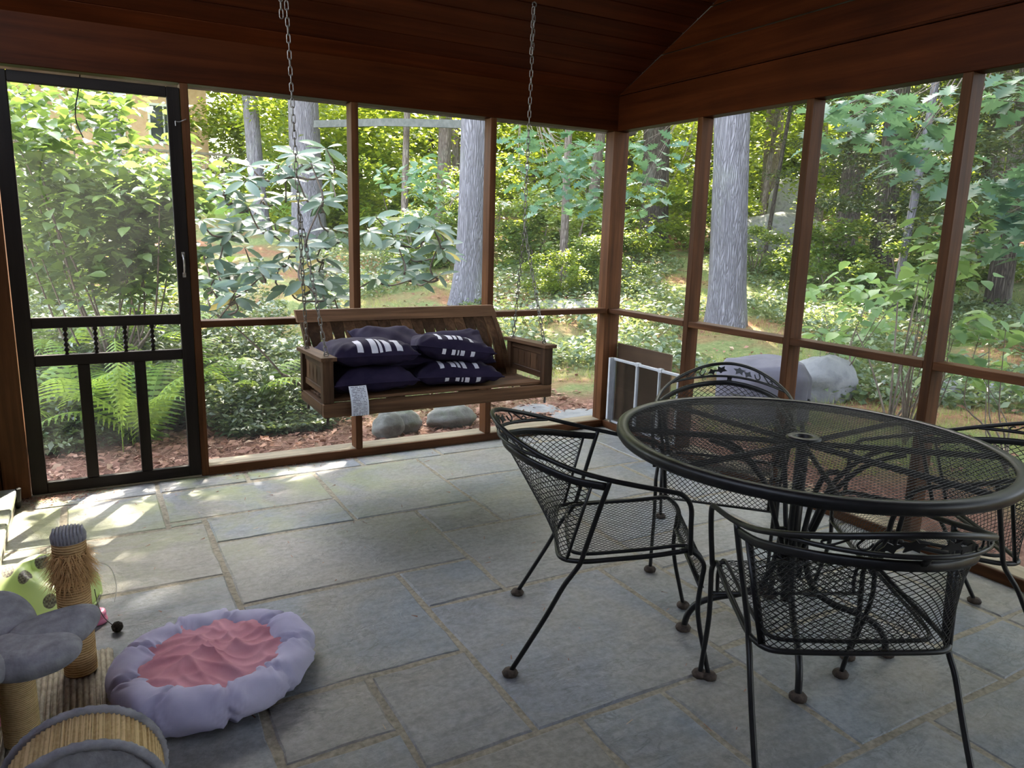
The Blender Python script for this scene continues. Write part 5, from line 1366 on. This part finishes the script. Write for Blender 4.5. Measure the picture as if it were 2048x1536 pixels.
# ferns: each frond a part
def frond_mesh(seed, npair=20):
    r = np.random.default_rng(seed); V = []; F = []
    P = [Vector((0, t, .62*math.sin(t*2.2)*.55-.25*t*t)) for t in np.linspace(0, 1, npair+1)]
    for i in range(1, npair):
        t = i/npair; L_ = .24*math.sin(PI*min(1, t*.86+.14))**.8*(1-t*.35); c = P[i]; tg_ = (P[i+1]-P[i-1]).normalized()
        for s_ in (1, -1):
            dr_ = Vector((s_, .35, -.12)).normalized(); w_ = tg_*.017
            nseg = 4
            for q in range(nseg):
                a, b = q/nseg, (q+1)/nseg
                pa, pb = c+dr_*L_*a, c+dr_*L_*b; wa, wb = w_*(1.1-a), w_*(1.1-b)
                pa.z -= .05*a*a; pb.z -= .05*b*b
                k = len(V); V += [pa-wa, pa+wa, (pa+pb)/2+w_*(1.35-(a+b)/2), pb+wb*.6, pb-wb*.6, (pa+pb)/2-w_*(1.35-(a+b)/2)]
                F += [(k, k+5, k+2, k+1), (k+5, k+4, k+3, k+2)]
    for i in range(npair):
        a, b = P[i], P[i+1]; w_ = Vector((.006*(1-i/npair)+.001, 0, 0)); k = len(V); V += [a-w_, a+w_, b+w_, b-w_]; F.append((k, k+1, k+2, k+3))
    return rawmesh('frond', [v[:] for v in V], F, M['lf_fern'])
FR = [frond_mesh(s_) for s_ in range(3)]
for q, (x, y, n, L_, lab) in enumerate(((-3.35, 1.55, 13, .78, 'bright fern clump behind the left door slat'), (-2.95, 1.25, 12, .82, 'tall fern clump behind the middle of the screen door'),
                                    (-2.2, 1.75, 10, .72, 'fern clump between the door and the swing'), (-3.75, 1.9, 11, .8, 'fern clump at the far left behind the door'), (-2.75, 2.0, 10, .75, 'fern clump behind the right door stile'), (-3.5, 2.9, 12, .95, 'tall fern clump behind the spindles of the screen door'), (-2.85, 3.2, 12, .95, 'tall fern clump behind the right door spindles'))):
    z_ = ground_z(x, y); root = empty('fern', (x, y, z_), label=lab, cat='fern')
    for k in range(n):
        a = 2*PI*k/n+rng.normal(0, .25); tilt = rng.uniform(.25, .85)
        o = bpy.data.objects.new('frond', FR[k % 3]); COL.objects.link(o); o.parent = root
        s_ = L_*rng.uniform(.75, 1.15)
        o.matrix_basis = Matrix.Translation((.03*math.cos(a), .03*math.sin(a), .0)) @ Matrix.Rotation(a, 4, 'Z') @ Matrix.Rotation(tilt, 4, 'X') @ Matrix.Scale(s_, 4)
root = empty('fern', (-3.08, .75, -.1), label='single fern frond drooping before the middle door slats', cat='fern')
o = bpy.data.objects.new('frond', FR[0]); COL.objects.link(o); o.parent = root
o.matrix_basis = Matrix.Translation((.0, .25, .75)) @ Matrix.Rotation(PI, 4, 'Z') @ Matrix.Rotation(-1.05, 4, 'X') @ Matrix.Diagonal((.38, .6, .6, 1))
G().tube(catmull([(-3.08, 1.05, -.12), (-3.08, 1.03, .35), (-3.08, 1.0, .65)], 5), .004, 5).build('stalk', M['lf_fern'], root)

# ground cover, grass, pine straw: uncountable
def scatter(name, label, cat, mat, pos, size, aspect=.55, upbias=.7, droop=.1):
    V, F = cloud_arrays(pos, size, aspect, upbias, droop)
    o = bpy.data.objects.new(name, rawmesh(name, V, F, M[mat])); COL.objects.link(o); return tag(o, label, cat, kind='stuff')
def ring_pts(n, f):
    pts = []
    while len(pts) < n:
        k = rng.random((n*4, 2)); x, y, ok = f(k); pts += list(zip(x[ok], y[ok]))
    a = np.array(pts[:n]); return a[:, 0], a[:, 1]
# pachysandra bank outside the door
x = rng.uniform(-4.3, -1.45, 42000); y = 1.05+3.4*rng.random(42000)**1.25; ok = (y > 1.15+.25*np.sin(x*4)+.1*np.sin(x*11)) & (rng.random(42000) < .9)
x, y = x[ok], y[ok]; zt = gz(x, y)[0]
hh = (.34+.10*np.clip(y-2.2, 0, 2))*np.clip((y-1.0)/.5, .25, 1)*(1+.25*np.sin(x*7)*np.sin(y*6))
scatter('ground_cover', 'glossy ground cover bank behind the screen door', 'ground cover', 'lf_cover', np.stack([x, y, zt+hh*np.sqrt(rng.random(len(x)))], 1), .062, .45, .6)
# woodland ground cover
def woods(k): 
    d = 3.0+13*k[:, 0]**1.1; a = np.radians(14+56*k[:, 1]); x = CAM.x+ (d+4)*np.sin(a); y = CAM.y+(d+4)*np.cos(a)
    dd = gz(x, y)[1]; n_ = np.sin(x*1.1+1)*np.sin(y*.9)+.5*np.sin(x*2.3-y*1.7)
    return x, y, (dd > 2.2) & (n_ > -.35)
x, y = ring_pts(46000, woods)
scatter('woodland_cover', 'low glossy plants covering the woodland floor', 'ground cover', 'lf_cover', np.stack([x, y, gz(x, y)[0]+.16*rng.random(len(x))], 1), .085, .5, .5)
# thin grass
n = 60000
a = np.radians(rng.uniform(5, 80, n)); d = 3.5+10*rng.random(n)**1.2; x = CAM.x+(d+1.5)*np.sin(a); y = CAM.y+(d+1.5)*np.cos(a)
dd = gz(x, y)[1]; nz_ = np.sin(x*1.9+2)*np.sin(y*2.3)+.4*np.sin(x*5)
ok = (dd > .75) & (nz_ > -.5) & ((y < .2) | (dd > 1.7)); x, y = x[ok], y[ok]; n = len(x); zz = gz(x, y)[0]
hh = rng.uniform(.03, .09, n)*np.where(rng.random(n) < .05, 2.2, 1); az_ = rng.uniform(0, 2*PI, n); bx_, by_ = np.cos(az_)*.003, np.sin(az_)*.003
lx_, ly_ = rng.normal(0, .5, n)*hh, rng.normal(0, .5, n)*hh
V = np.stack([np.stack([x-bx_, y-by_, zz-.01], 1), np.stack([x+bx_, y+by_, zz-.01], 1), np.stack([x+lx_, y+ly_, zz+hh], 1)], 1).reshape(-1, 3)
o = bpy.data.objects.new('grass', rawmesh('grass', V, np.arange(3*n).reshape(-1, 3), M['lf_grass'])); COL.objects.link(o); tag(o, 'thin grass growing in the yard', 'grass', kind='stuff')
# pine straw and leaf litter close to the porch
n = 42000
x = rng.uniform(-4.2, 2.2, n); y = rng.uniform(.16, 2.6, n); ok = rng.random(n) < np.where(x < .4, 1.0, .35)*np.where(y < 1.4, 1, .3); x, y = x[ok], y[ok]; n = len(x); zz = gz(x, y)[0]
az_ = rng.uniform(0, 2*PI, n); L_ = rng.uniform(.02, .075, n)
dx_, dy_ = np.cos(az_)*L_, np.sin(az_)*L_; wx_, wy_ = -np.sin(az_)*.0012, np.cos(az_)*.0012
z0_ = zz+rng.uniform(.004, .025, n); z1_ = zz+rng.uniform(.004, .03, n)
V = np.stack([np.stack([x-wx_, y-wy_, z0_], 1), np.stack([x+wx_, y+wy_, z0_], 1), np.stack([x+dx_+wx_, y+dy_+wy_, z1_], 1), np.stack([x+dx_-wx_, y+dy_-wy_, z1_], 1)], 1).reshape(-1, 3)
o = bpy.data.objects.new('pine_straw', rawmesh('pine_straw', V, np.arange(4*n).reshape(-1, 4), M['lf_brown'])); COL.objects.link(o); tag(o, 'reddish pine straw mulch along the porch', 'mulch', kind='stuff')
n = 5000
x = np.concatenate([rng.uniform(-4, .5, n//2), rng.uniform(.3, 10, n//2)]); y = np.concatenate([rng.uniform(.2, 2.0, n//2), rng.uniform(-2, 9, n//2)])
ok = gz(x, y)[1] > .1; x, y = x[ok], y[ok]
scatter('leaf_litter', 'dry brown leaves scattered on the ground', 'leaf litter', 'lf_brown', np.stack([x, y, gz(x, y)[0]+.02], 1), .06, .6, 1.2)

# debris blown onto the flagstones
n = 700
x = np.concatenate([rng.normal(-3.42, .10, 420), rng.uniform(-3.5, -1.2, 160), rng.normal(-2.3, .25, 120)]); y = np.concatenate([-np.abs(rng.normal(0, .07, 420))-.012, -3*rng.random(160)**1.5-.03, -np.abs(rng.normal(0, .03, 120))-.012])
ok = (x > -3.56) & (y < -.01); x, y = x[ok], y[ok]; n = len(x)
az_ = rng.uniform(0, 2*PI, n); L_ = rng.uniform(.006, .035, n); dx_, dy_ = np.cos(az_)*L_, np.sin(az_)*L_; wx_, wy_ = -np.sin(az_)*.0013, np.cos(az_)*.0013
V = np.stack([np.stack([x-wx_, y-wy_, np.full(n, .004)], 1), np.stack([x+wx_, y+wy_, np.full(n, .004)], 1), np.stack([x+dx_+wx_, y+dy_+wy_, rng.uniform(.004, .010, n)], 1), np.stack([x+dx_-wx_, y+dy_-wy_, np.full(n, .005)], 1)], 1).reshape(-1, 3)
o = bpy.data.objects.new('floor_debris', rawmesh('floor_debris', V, np.arange(4*n).reshape(-1, 4), M['lf_brown'])); COL.objects.link(o); tag(o, 'bits of straw and leaf blown onto the flagstones', 'debris', kind='stuff')
cb = G().tube(catmull([(-3.15, .35, 2.14), (-3.168, .35, 2.03), (-3.188, .35, 1.939), (-3.189, .35, 1.866), (-3.164, .35, 1.791)], 6), .0035, 6).build('hanging_cable', M['string'], smooth=True)
tag(cb, 'thin black cable hanging outside the top of the screen door', 'cable')
